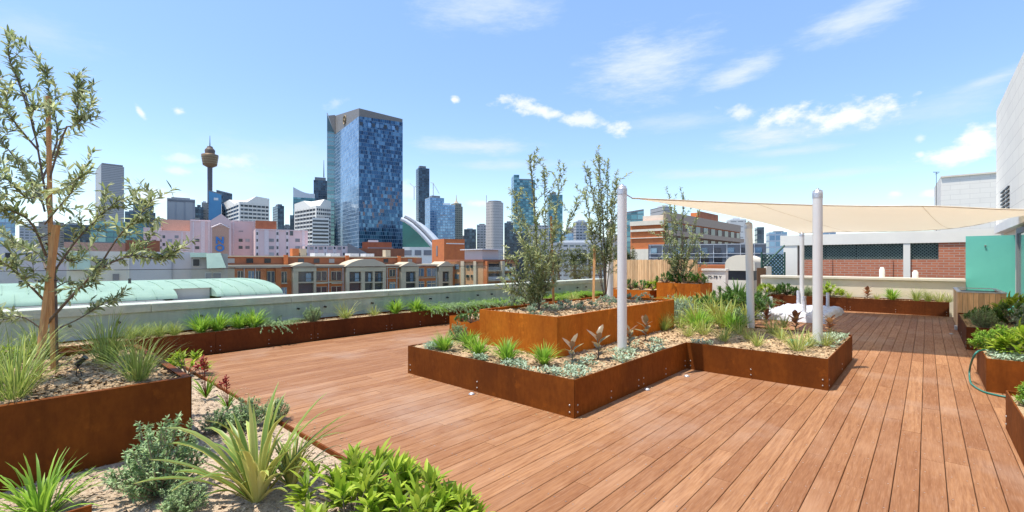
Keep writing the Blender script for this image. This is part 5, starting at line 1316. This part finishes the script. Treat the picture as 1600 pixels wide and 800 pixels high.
pwin(3,453,458,361,368)
for i_,x0,x1,y0 in ((0,232,235.5,357),(0,246,249.5,357),(1,283,286.5,362),(1,290.5,297,362),(2,301,303.5,346),(2,314,320.5,346),(2,325,328.5,346),(2,363,366,346),(2,395,399,346)):
    patch(t,PW[i_],0,x0,x1,y0,399,M['pinkw'],'pale_strip',.16,.02)
for x0,x1 in ((227,231),(238,244)):
    for yy in (366,377,388): patch(t,PW[0],0,x0,x1,yy-2.3,yy+2.3,M['darkpane'],'window',.1,.02)
for x0,x1 in ((254,258),(273,279)):
    for yy in (370,382,393): patch(t,PW[1],0,x0,x1,yy-2.2,yy+2.2,M['darkpane'] if x0<260 else M['paleblind'],'window',.1,.02)
for i_,x0,x1,y0 in ((0,224.3,252,356),(1,250.2,298,361),(2,297.5,329,345),(2,361.7,400,345),(3,399.3,481,359),(4,479.5,546,384)):
    patch(t,PW[i_],0,x0,x1,y0-.2,y0+1.0,M['pinkw'],'coping',.25,-.1)
for x in (479,494,508.5,523,537.5):
    patch(t,PW[4],0,x-3,x+2.6,384.5,400,M['pinkw'],'pale_strip',.14); patch(t,PW[4],0,x-1.5,x+1,385.5,389,M['darkpane'],'window',.2,.141); patch(t,PW[4],0,x-1.5,x+1,395,399,M['darkpane'],'window',.2,.141)
for x in (484.5,499,513.5,528): patch(t,PW[4],0,x-.5,x+5,386,390,M['paleblind'],'window',.1)
pb=foot(251,251,298,dP+6,math.degrees(math.atan(-K(350))),10)[0]; MB().prism([q.xy for q in pb],GZ,fz(pb,0,275,343.5)).build('rear_block',M['salmon'],t)
pb=foot(400,400,432,dP+9,math.degrees(math.atan(-K(350))),8)[0]; MB().prism([q.xy for q in pb],0,fz(pb,0,416,345)).build('plant_room',M['brown_brick'],t)
# glazed slope and dark wreck of roof right of the pink hotel
wedge('sloped_roof_hall','grey glass roof sloping down beside the pink hotel',543,578,384,402,170,M['roofgrey'])
block('brick_block','dark brown brick block at the foot of the blue glass tower',556,556,632,388,210,M['brown_brick'])
block('brick_block','stepped brown roof top in front of the blue glass tower',566,566,612,378,230,M['brown_brick'])
t,p,z=block('brick_block','orange brick block with a flat roof behind the apartments',675,694,726,373,120,M['orange_brick'],phi=35)
patch(t,p,0,697,725,380,381.5,M['white'],'string_course',.2); patch(t,p,3,682,684,384,400,M['roofgrey'],'slot_window',.1)
# brick apartments beyond the balustrade
dA,dB=55,78
A=W(K(338)*dA,dA); B=W(K(716)*dB,dB); u=(B-A).normalized(); v=Vector((-u.y,u.x,0))*12
ap=[A,B,B+v,A+v]; t=thing('brick_apartments','long red brick apartment building with cream porticoes','building',((A+B)/2+v*.5).xy.to_3d()+Vector((0,0,GZ)))
zc=1.15
MB().prism([q.xy for q in ap],GZ,zc-.25,False).build('wall',M['orange_brick'],t)
e=v.normalized()*.35; MB().prism([(A-e).xy,(B-e).xy,(B+v).xy,(A+v).xy],zc-.245,zc,False).build('cornice',M['stone'],t)
w2=v.normalized()*3.5; s_=u*6; MB().prism([(A+w2+s_*.2).xy,(B+w2-s_).xy,(B+v).xy,(A+v+s_*.2).xy],zc+.005,zc+1.05,False).build('attic',M['brown_brick'],t)
e2=w2*.93; MB().prism([(A+e2+s_*.2).xy,(B+e2-s_).xy,(B+v).xy,(A+v+s_*.2).xy],zc+1.055,zc+1.2,False).build('attic_coping',M['stone'],t)
Q=lambda x:340+x*.3; Yq=lambda y:380+y*.3
def ain(x0,x1,y0,y1,m,name,pr=.1,bk=.02): return patch(t,ap,0,Q(x0),Q(x1),Yq(y0),Yq(y1),M[m],name,pr,bk)
def awin(x0,x1,y0,y1,m='darkpane',fm='stone'):
    f=ain(x0-2,x1+2,y0-2,y1+2,fm,'window',.12)
    s0,s1=hit(ap,0,Q(x0)),hit(ap,0,Q(x1)); mid=Q((x0+x1)/2)
    o=onface(t,ap,0,s0,s1,fz(ap,0,mid,Yq(y1)),fz(ap,0,mid,Yq(y0)),M[m],'pane',.15,.125); o.parent=f
    mm=onface(t,ap,0,(s0+s1)/2-.04,(s0+s1)/2+.04,fz(ap,0,mid,Yq(y1)),fz(ap,0,mid,Yq(y0)),M[fm],'mullion',.18,.151); mm.parent=f
ain(0,88,124,300,'stone','render_bay',.05)
awin(10,45,140,190,'paleblind'); awin(105,130,146,200); awin(160,188,146,200,'bluepane'); awin(200,222,146,196); awin(258,294,148,205); awin(105,130,222,262); awin(160,188,222,262)
awin(332,358,150,204); awin(332,358,232,270,'bluepane'); awin(508,566,147,194,'darkpane'); awin(592,642,148,192); awin(508,566,228,260); awin(592,642,226,258)
awin(894,922,138,172); awin(894,922,204,236,'bluepane'); awin(1036,1072,132,172,'bluepane'); awin(1090,1132,132,172,'bluepane'); awin(1036,1072,200,236,'bluepane'); awin(1090,1132,198,232,'bluepane')
for x0,x1 in ((222,250),(300,328)): ain(x0,x1,126,300,'orange_brick','pier',.25)
for x0,x1,y0,y1 in ((505,655,200,206),(90,300,208,213),(870,945,180,184),(1035,1140,178,182)): ain(x0,x1,y0,y1,'stone','string_course',.2)
def portico(x0,x1,open_,apex,ys=120):
    P_=MB(); mid=Q((x0+x1)/2)
    a=ap[0]; s0,s1=hit(ap,0,Q(x0)),hit(ap,0,Q(x1)); n=Vector((u.y,-u.x,0)); zt=fz(ap,0,mid,Yq(ys)); za=fz(ap,0,mid,Yq(apex))
    for o0,o1 in open_:
        ain(o0,o1,148,300,'darkpane','opening',.3,.02); ain(o0,o1,200,206,'stone','balcony_edge',.75,.305)
        f=ain(o0,o1,182,184,'wire','balcony_rail',.72,.66)
        ain(o0+ (o1-o0)*.55,o1-(o1-o0)*.12,156,199,'bluepane','balcony_door',.34,.305)
    edges=[x0]+[q for o in open_ for q in o]+[x1]
    for i in range(0,len(edges),2): ain(edges[i],edges[i+1],ys,300,'stone','pillar',.7,.02)
    ain(x0,x1,ys+2,147,'stone','beam',.76,.02)
    pts_=[a+u*(s0-.25)+Vector((0,0,zt)),a+u*(s1+.25)+Vector((0,0,zt))]
    arc=7; tops=[]
    for i in range(arc+1):
        q=i/arc; sh=(1-abs(2*q-1)) if (x1-x0)<150 else math.sin(math.pi*q)**.8
        tops.append(a+u*(s0-.25+(s1-s0+.5)*q)+Vector((0,0,zt+.02+(za-zt)*sh)))
    front=[q+n*.95 for q in [pts_[0]]+tops[1:-1]+[pts_[1]]]; back=[q-n*2.5 for q in [pts_[0]]+tops[1:-1]+[pts_[1]]]; m=len(front)
    P_.add(front+back,[tuple(range(m-1,-1,-1)),tuple(range(m,2*m))]+[(i,(i+1)%m,m+(i+1)%m,m+i) for i in range(m)]); P_.build('pediment',M['stone'],t)
portico(385,505,[(412,492)],98); portico(660,866,[(677,738),(757,798),(808,850)],82); portico(945,1036,[(970,1020)],95); portico(1140,1212,[(1160,1194)],92)
for x in (136,194,318,575,650,880,930,1030,1136):
    ain(x,x+2.2,126,270,'metalwhite','downpipe',.2,.021)
for x0,x1 in ((330,360),(506,568),(590,644),(892,924),(1034,1074),(1088,1134)): ain(x0,x1,206.5,211,'stone','sill',.3)
for x0,x1 in ((505,655),(870,943),(90,330)): ain(x0,x1,124.5,128.5,'stone','cornice_band',.3)
at_ = [A+w2+s_*.2, B+w2-s_, B+v, A+v+s_*.2]
for k_ in range(13):
    La = (at_[1]-at_[0]).length
    if k_ % 4 != 3: onface(t, at_, 0, La*(k_+.25)/13, La*(k_+.62)/13, zc+.25, zc+.85, M['darkpane'] if k_ % 3 else M['paleblind'], 'attic_window', .06)
    else: onface(t, at_, 0, La*(k_+.35)/13, La*(k_+.6)/13, zc+.01, zc+1.35, M['orange_brick'], 'attic_pier', .35)
for x,y0,y1 in ((440,70,112),(880,72,104),(400,62,80)):
    px=Q(x); q=W(K(px)*(dA+ (dB-dA)*(px-338)/378+4),dA+(dB-dA)*(px-338)/378+4); z0=zc+.3; MB().box(q.x-.45,q.x+.45,q.y-.45,q.y+.45,zc+.01,zc+2.3).build('chimney',M['stone'] if x!=400 else M['orange_brick'],t)
for x in (520,600,700,780):
    px=Q(x); dd_=dA+(dB-dA)*(px-338)/378+8; q=D(px,396,dd_); MB().box(q.x-.8,q.x+.8,q.y-.8,q.y+.8,zc+1.21,zc+1.75).build('roof_unit',M['metalwhite'],t)
# tan brick corner block
dD=72; cp=foot(704,754,806,dD,20)[0]; 
cp,_,_=foot(700,755,806,dD,42); cc=sum(cp,Vector())/4
t=thing('tan_apartments','tan brick corner apartment block with balconies and white rooftop plant','building',(cc.x,cc.y,GZ)); zt=ZZ(405.5,dD)
MB().prism([q.xy for q in cp],GZ,zt-.35,False).build('wall',M['tan_brick'],t)
MB().prism([q.xy for q in inset(cp,-.5)],zt-.345,zt,False).build('cornice',M['brown_brick'],t)
MB().prism([q.xy for q in inset(cp,3)],zt+.01,zt+1.6,False).build('rooftop_plant',F_mixed,t)
MB().prism([q.xy for q in inset(cp,2.2)],zt+1.61,zt+1.75,False).build('plant_roof',M['metalwhite'],t)
def cwin(side,x0,x1,y0,y1,m='bluepane'):
    f=patch(t,cp,side,x0,x1,y0,y1,M['stone'],'window',.1); o=patch(t,cp,side,x0+.4,x1-.4,y0+.4,y1-.4,M[m],'pane',.14,.101); o.parent=f
for yy in (413,428,443):
    cwin(3,707,718,yy,yy+8); cwin(3,729,734,yy+1,yy+6,'darkpane'); cwin(3,736,740,yy+1,yy+6,'darkpane')
    patch(t,cp,0,758,800,yy-1,yy+9,M['darkpane'],'balcony_recess',.06); patch(t,cp,0,758,778,yy+4,yy+9,M['paleblind'],'balcony_rail',.7,.6); patch(t,cp,0,785,800,yy+4,yy+9,M['white'],'balcony_rail',.7,.6); patch(t,cp,0,756,802,yy+9.2,yy+10.6,M['stone'],'balcony_slab',.8,.02)
for x0,x1,m in ((722,727,'stone'),(742,746,'stone')): patch(t,cp,3,x0,x1,408,470,M[m],'pilaster',.3)
patch(t,cp,0,755.2,757.5,408,470,M['orange_brick'],'pilaster',.9,.02); patch(t,cp,0,779,783,408,470,M['stone'],'pilaster',.9,.02)
# near roofs left of the apartments
t,p,z=block('rendered_block','grey lilac rendered block behind the olive branches',198,198,304,393,40,M['lilac'],depth=8)
patch(t,p,0,199,202,397,445,M['cream'],'corner_pier',.1); patch(t,p,0,268,270,396,445,M['paleblind'],'downpipe',.08)
t,p,z=block('rendered_block','beige block with a green mansard roof right of the lilac one',299,299,356,396,41,M['beige'],depth=8)
f=patch(t,p,0,301,312,404,416,M['white'],'window',.06); patch(t,p,0,301.5,311.5,405,415.5,M['darkpane'],'pane',.1,.061).parent=f
for x0,x1 in ((321,330),(333,345)): f=patch(t,p,0,x0-.5,x1+.5,426,438,M['white'],'window',.06); patch(t,p,0,x0,x1,426.7,437.4,M['paleblind'],'pane',.1,.061).parent=f
mb=MB(); u=(p[1]-p[0]).normalized(); n=Vector((u.y,-u.x,0)); s=lambda px,py,o:p[0]+u*hit(p,0,px)+n*o+Vector((0,0,fz(p,0,px,py)))
mb.hexa([s(323,419,1.3),s(352,418,1.3),s(352,418,.02),s(323,419,.02),s(322,396,.5),s(344,395,.5),s(344,395,.03),s(322,396,.03)]); mb.hexa([s(297,402,.5),s(323,402,.5),s(323,402,.02),s(297,402,.02),s(297,395,.35),s(323,395,.35),s(323,395,.02),s(297,395,.02)]); mb.build('mansard_roof',M['copper'],t)
t,p,z=block('rendered_block','cream gabled block behind the olive stakes',104,104,200,392,46,M['cream'],depth=10)
mb=MB(); u=(p[1]-p[0]).normalized(); n=Vector((u.y,-u.x,0)); s=lambda px,py,o:p[0]+u*hit(p,0,px)+n*o+Vector((0,0,fz(p,0,px,py)))
mb.hexa([s(108,421,1.0),s(142,421,1.0),s(142,421,.05),s(108,421,.05),s(112,393,.4),s(138,393,.4),s(138,393,.05),s(112,393,.05)]); mb.build('roof_slope',M['copper'],t)
patch(t,p,0,150,168,404,417,M['darkpane'],'window',.1); patch(t,p,0,176,186,428,440,M['paleblind'],'window',.1)
t,p,z=block('rendered_block','pale grey block at the far left behind the olive leaves',-80,-80,104,384,50,M['lilac'],depth=10)
for a_ in (8,40,72): patch(t,p,0,a_,a_+10,395,406,M['darkpane'],'window',.1)
block('brick_block','small brown brick block over the lilac one',196,196,250,375,90,M['brown_brick'])
block('brick_block','salmon roofed row behind the olive stakes',100,100,200,378,85,M['salmon'])
# green copper vault roof
def vault(parent,y0,y1,i0=0,i1=12,name='vault'):
    mb=MB(); k=12; vs=[]; pr=[]
    for i in range(i0,i1+1):
        q=math.pi/2*i/k; pr.append((-22.0-3.6*(1-math.cos(q)), .17+.58*math.sin(q)))
    pr += [(-27.5,pr[-1][1]),(-27.5,pr[0][1])]
    n=len(pr); vs=[(x,y0,z) for x,z in pr]+[(x,y1,z) for x,z in pr]; m=i1-i0
    mb.add(vs,[(i,n+i,n+i+1,i+1) for i in range(m)],True); mb.add(vs,[(i,n+i,n+(i+1)%n,(i+1)%n) for i in range(m,n)]); mb.add(vs,[tuple(range(n)),tuple(range(2*n-1,n-1,-1))])
    yy = y0+.25
    while yy < y1-.1:
        for i in range(m):
            (xa,za),(xb,zb) = pr[i],pr[i+1]
            mb.hexa([(xa-.01,yy,za-.01),(xa-.01,yy+.03,za-.01),(xb-.01,yy+.03,zb-.01),(xb-.01,yy,zb-.01),(xa+.012,yy,za+.022),(xa+.012,yy+.03,za+.022),(xb+.006,yy+.03,zb+.025),(xb+.006,yy,zb+.025)])
        yy += .62
    return mb.build(name,M['copper'],parent)
t=thing('vault_roof_building','low building with a curved green copper roof beyond the parapet','building',(-25,0,GZ))
MB().box(-28,-21.9,-30,8.7,GZ,.03).build('wall',M['beige'],t)
vault(t,-30,8.7,5,12)
for y0,y1 in ((-30,-2.2),(-1.2,4.7),(6.05,8.7)): vault(t,y0,y1,0,5)
MB().box(-27.5,-22.9,4.72,6.03,-.6,.52).build('recess',M['lilac'],t); MB().box(-27.5,-22.9,-2.18,-1.22,-.6,.52).build('recess',M['lilac'],t)
for y0,y1 in ((-30,-2.2),(-1.2,4.2),(6.2,8.7)): MB().box(-22.0,-21.55,y0,y1,.05,.155).build('gutter',M['roofgrey'],t)
for yy in (.5,1.8,3.6): MB().tube([(-24.6,yy,.6),(-24.6,yy,.93)],.05,6).build('vent_pipe',M['wire'],t)
MB().box(-24.8,-22.2,-6.5,-3.2,.2,.95).build('plant_box',M['roofgrey'],t)
t=thing('flat_roof_building','low flat grey roof between the parapet and the copper vault','building',(-16,0,GZ))
MB().box(-21.4,-11,-30,12,GZ,-1.2).build('wall',M['lilac'],t)
# brick block right with dark balcony face
dK=92; poly,_,_=foot(985,1038,1156,dK,48); cc=sum(poly,Vector())/4
t=thing('brick_office','red brick block with cream bands and a dark balconied side','building',(cc.x,cc.y,GZ)); zt=ZZ(345,dK)
MB().prism([q.xy for q in poly],GZ,zt,False).build('wall',M['orange_brick'],t)
for y0,y1,mm,pr in ((345.2,352,'cream',.5),(358,361.5,'cream',.3),(371,372.2,'cream',.25),(389,412,'cream',.2)):
    patch(t,poly,3,986,1037.6,y0,y1,M[mm],'band',pr)
pp=[poly[0],poly[0].lerp(poly[1],.95),poly[3].lerp(poly[2],.95),poly[0].lerp(poly[3],.7)]
MB().prism([q.xy for q in inset([poly[0],poly[1],poly[2].lerp(poly[1],.3),poly[3].lerp(poly[0],.3)],1.0)],zt+.01,ZZ(334.5,dK),False).build('upper_storey',M['cream'],t)
Lr=(poly[1]-poly[0]).length
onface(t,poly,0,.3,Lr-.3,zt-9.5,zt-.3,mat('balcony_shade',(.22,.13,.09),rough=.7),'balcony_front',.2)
for k in range(3):
    zz=zt-2.9-2.9*k; onface(t,poly,0,.2,Lr-.2,zz,zz+1.0,mat('balcony_beige',(.50,.36,.26),rough=.8) if k==0 else bpy.data.materials['balcony_beige'],'balcony',1.2,.25)
    for j in range(10): onface(t,poly,0,Lr*(j+.2)/10,Lr*(j+.75)/10,zz+1.1,zz+2.6,M['darkpane'],'window',.3,.21)
onface(t,poly,0,.2,Lr-.2,zt,zt+1.9,bpy.data.materials['balcony_beige'],'parapet',.3,-.3)
t2,p2,z2=block('brick_office','red brick roof block rising above the balconied side',1079,1090,1122,332,112,M['orange_brick'],phi=48)
patch(t2,p2,0,1091,1121,333,345,M['brown_brick'],'louvre',.2)
# dark glazed shed in front
poly,_,_=foot(1013,1013,1197,60,-20,10); cc=sum(poly,Vector())/4
t=thing('glazed_pavilion','long dark grey glazed building with white railings below the brick block','building',(cc.x,cc.y,GZ)); zt=fz(poly,0,1020,382)
MB().prism([q.xy for q in poly],GZ,zt,False).build('wall',mat('slate_cladding',(.12,.135,.16),(.09,.10,.125),scale=.4,rough=.5),t)
Ls=(poly[1]-poly[0]).length
for zz in (zt-.12,zt-1.25,zt-1.7,zt-2.4): onface(t,poly,0,.1,Ls-.1,zz,zz+.06,M['metalwhite'],'rail',.35,.28)
for j in range(9):
    onface(t,poly,0,Ls*(j+.2)/9,Ls*(j+.7)/9,zt-1.15,zt-.5,M['darkpane'] if j%2 else M['bluepane'],'window',.12); onface(t,poly,0,Ls*(j+.1)/9,Ls*(j+.8)/9,zt-2.3,zt-1.75,M['darkpane'] if j%3 else M['paleblind'],'window',.12)
    onface(t,poly,0,Ls*j/9+.2,Ls*j/9+.26,zt-2.4,zt-.06,M['metalwhite'],'post',.27,.14)
block('brick_block','low brick strip below the dark glazed building',1080,1080,1140,414,40,M['orange_brick'],depth=4)
block('rendered_block','pale wall between vent house and gate',1176,1176,1200,430,30,M['cream'],depth=3)

# ------------------------------------------------------------------ air: sky, clouds, sun
wd = bpy.data.worlds.new('World'); sc.world = wd; wd.use_nodes = True
t = wd.node_tree; bg = t.nodes['Background']
SUN_EL = math.radians(72); SA = math.radians(13); hx, hy = -CT*math.cos(SA)+ST*math.sin(SA), -ST*math.cos(SA)-CT*math.sin(SA)
sdir = Vector((hx*math.cos(SUN_EL), hy*math.cos(SUN_EL), math.sin(SUN_EL)))
sky = N(t,'ShaderNodeTexSky'); sky.sky_type='NISHITA'; sky.sun_disc=False; sky.sun_elevation=SUN_EL
sky.sun_rotation = math.atan2(sdir.x, sdir.y); sky.air_density=1.0; sky.dust_density=.6; sky.ozone_density=1.5; sky.altitude=20
tc = N(t,'ShaderNodeTexCoord'); dirv = tc.outputs['Generated']
def dot(v):
    n = N(t,'ShaderNodeVectorMath',operation='DOT_PRODUCT'); t.links.new(dirv,n.inputs[0]); n.inputs[1].default_value = v; return n.outputs['Value']
az = math_(t,'ARCTAN2',dot((CT,ST,0)),dot((-ST,CT,0))); el = math_(t,'ARCSINE',dot((0,0,1)))
def nz(scale,stretch,detail,rough=.6):
    mp = N(t,'ShaderNodeMapping'); mp.inputs['Scale'].default_value = stretch; t.links.new(dirv,mp.inputs[0])
    n = N(t,'ShaderNodeTexNoise'); n.inputs['Scale'].default_value = scale; n.inputs['Detail'].default_value = detail; n.inputs['Roughness'].default_value = rough
    t.links.new(mp.outputs[0],n.inputs['Vector']); return n.outputs[0]
n_puff = nz(26,(1,1,1.7),6,.62); n_wisp = nz(9,(1,1,4),6,.7); n_streak = nz(30,(1,1,5),4,.6)
def cloud(px,py,w,h,rot=0):
    k = K(px); a0 = math.atan(k); e0 = math.atan((HOR-py)/FPX*math.cos(a0)); da = 1.18*w/FPX*math.cos(a0)**2; de = 1.22*h/FPX*math.cos(a0)
    x = math_(t,'SUBTRACT',az,a0); y = math_(t,'SUBTRACT',el,e0); r = math.radians(rot)
    u = math_(t,'ADD',math_(t,'MULTIPLY',x,math.cos(r)/da),math_(t,'MULTIPLY',y,math.sin(r)/da))
    v = math_(t,'SUBTRACT',math_(t,'MULTIPLY',y,math.cos(r)/de),math_(t,'MULTIPLY',x,math.sin(r)/de))
    return math_(t,'SQRT',math_(t,'ADD',math_(t,'MULTIPLY',u,u),math_(t,'MULTIPLY',v,v)))
def cover_(clouds, nz_, amp, soft):
    tot = None
    for px,py,w,h,rot,den in clouds:
        r = cloud(px,py,w,h,rot)
        f = math_(t,'SUBTRACT',math_(t,'ADD',1.0,math_(t,'MULTIPLY',math_(t,'SUBTRACT',nz_,.5),amp)),r)
        mr = N(t,'ShaderNodeMapRange',interpolation_type='SMOOTHSTEP'); t.links.new(f,mr.inputs[0]); mr.inputs[1].default_value=0; mr.inputs[2].default_value=soft; mr.inputs[3].default_value=0; mr.inputs[4].default_value=den
        tot = mr.outputs[0] if tot is None else math_(t,'MAXIMUM',tot,mr.outputs[0])
    return tot
puff = cover_([(1325,181,84,22,3,1),(1222,182,42,15,5,.95),(1157,176,28,11,-10,.7),(1400,302,17,7,0,.9),(1455,302,19,6,0,.8),(1500,240,75,15,2,1),(1530,212,42,18,20,1),(840,170,62,12,-12,.9),(905,188,42,12,-6,.8),(966,204,22,11,0,.9),(709,156,7,5,0,.9),(219,175,6,12,30,.8),(278,173,12,6,0,.8),(287,248,32,8,0,.5),(275,266,24,7,0,.55),(375,252,42,12,0,.55),(1438,242,9,6,0,.7),(1438,216,9,7,0,.5),(250,308,55,13,0,.6),(640,300,35,20,0,.45),(750,318,30,6,0,.6),(525,163,18,8,20,.3)],n_puff,2.6,.95)
wisp = cover_([(1005,104,110,50,8,.7),(1155,113,75,20,14,.7),(1195,211,95,22,2,.8),(740,228,100,14,0,.65),(800,258,130,9,0,.4),(1340,28,130,28,12,.65),(1545,125,95,13,12,.5),(1120,270,150,9,-2,.5),(1060,192,110,14,0,.35),(760,10,130,34,5,.5),(1240,236,110,9,0,.45),(1300,272,120,8,0,.4),(1420,180,140,20,6,.25),(60,50,140,30,0,.25),(450,250,200,40,0,.25),(370,275,80,26,0,.4),(1500,160,120,30,10,.3)],n_wisp,1.8,1.1)
wisp = math_(t,'MULTIPLY',wisp,math_(t,'ADD',.62,math_(t,'MULTIPLY',n_streak,1.0)))
hs = N(t,'ShaderNodeHueSaturation'); hs.inputs['Saturation'].default_value = 1.05; hs.inputs['Value'].default_value = .92; t.links.new(sky.outputs[0],hs.inputs['Color'])
skyc = hs.outputs[0]
SKYGAIN = 1.0
mr = N(t,'ShaderNodeMapRange',interpolation_type='SMOOTHSTEP'); t.links.new(el,mr.inputs[0]); mr.inputs[1].default_value=-.02; mr.inputs[2].default_value=.42; mr.inputs[3].default_value=.12; mr.inputs[4].default_value=.40
skyc = mix(t, mr.outputs[0], skyc, (1.2,2.1,3.9))
col = mix(t, math_(t,'MULTIPLY',wisp,1.0,True), skyc, (3.0,3.35,3.8))
col = mix(t, math_(t,'MULTIPLY',puff,.95,True), col, (3.9,3.95,4.0))
t.links.new(col,bg.inputs[0]); bg.inputs[1].default_value = .15
wd.cycles.sampling_method = 'MANUAL'; wd.cycles.sample_map_resolution = 512
ld = bpy.data.lights.new('sun','SUN'); ld.energy = 3.2; ld.angle = math.radians(.5); ld.color = (1,.94,.84)
lo = bpy.data.objects.new('sun',ld); COL.objects.link(lo); lo.rotation_euler = sdir.to_track_quat('Z','Y').to_euler(); lo.location = (0,0,60)
# ------------------------------------------------------------------ camera
cd = bpy.data.cameras.new('camera'); cd.sensor_width = 36; cd.lens = FPX/1600*36; cd.shift_y = 8/1600; cd.clip_end = 9000; cd.clip_start = .05
co = bpy.data.objects.new('camera',cd); COL.objects.link(co); co.location = (0,0,EYE); co.rotation_euler = (math.pi/2,0,TH)
sc.camera = co
sc.view_settings.view_transform = 'Standard'; sc.view_settings.look = 'None'; sc.view_settings.exposure = .92; sc.view_settings.gamma = 1
sc.view_settings.use_curve_mapping = False
sc.cycles.max_bounces = 8; sc.cycles.transparent_max_bounces = 12
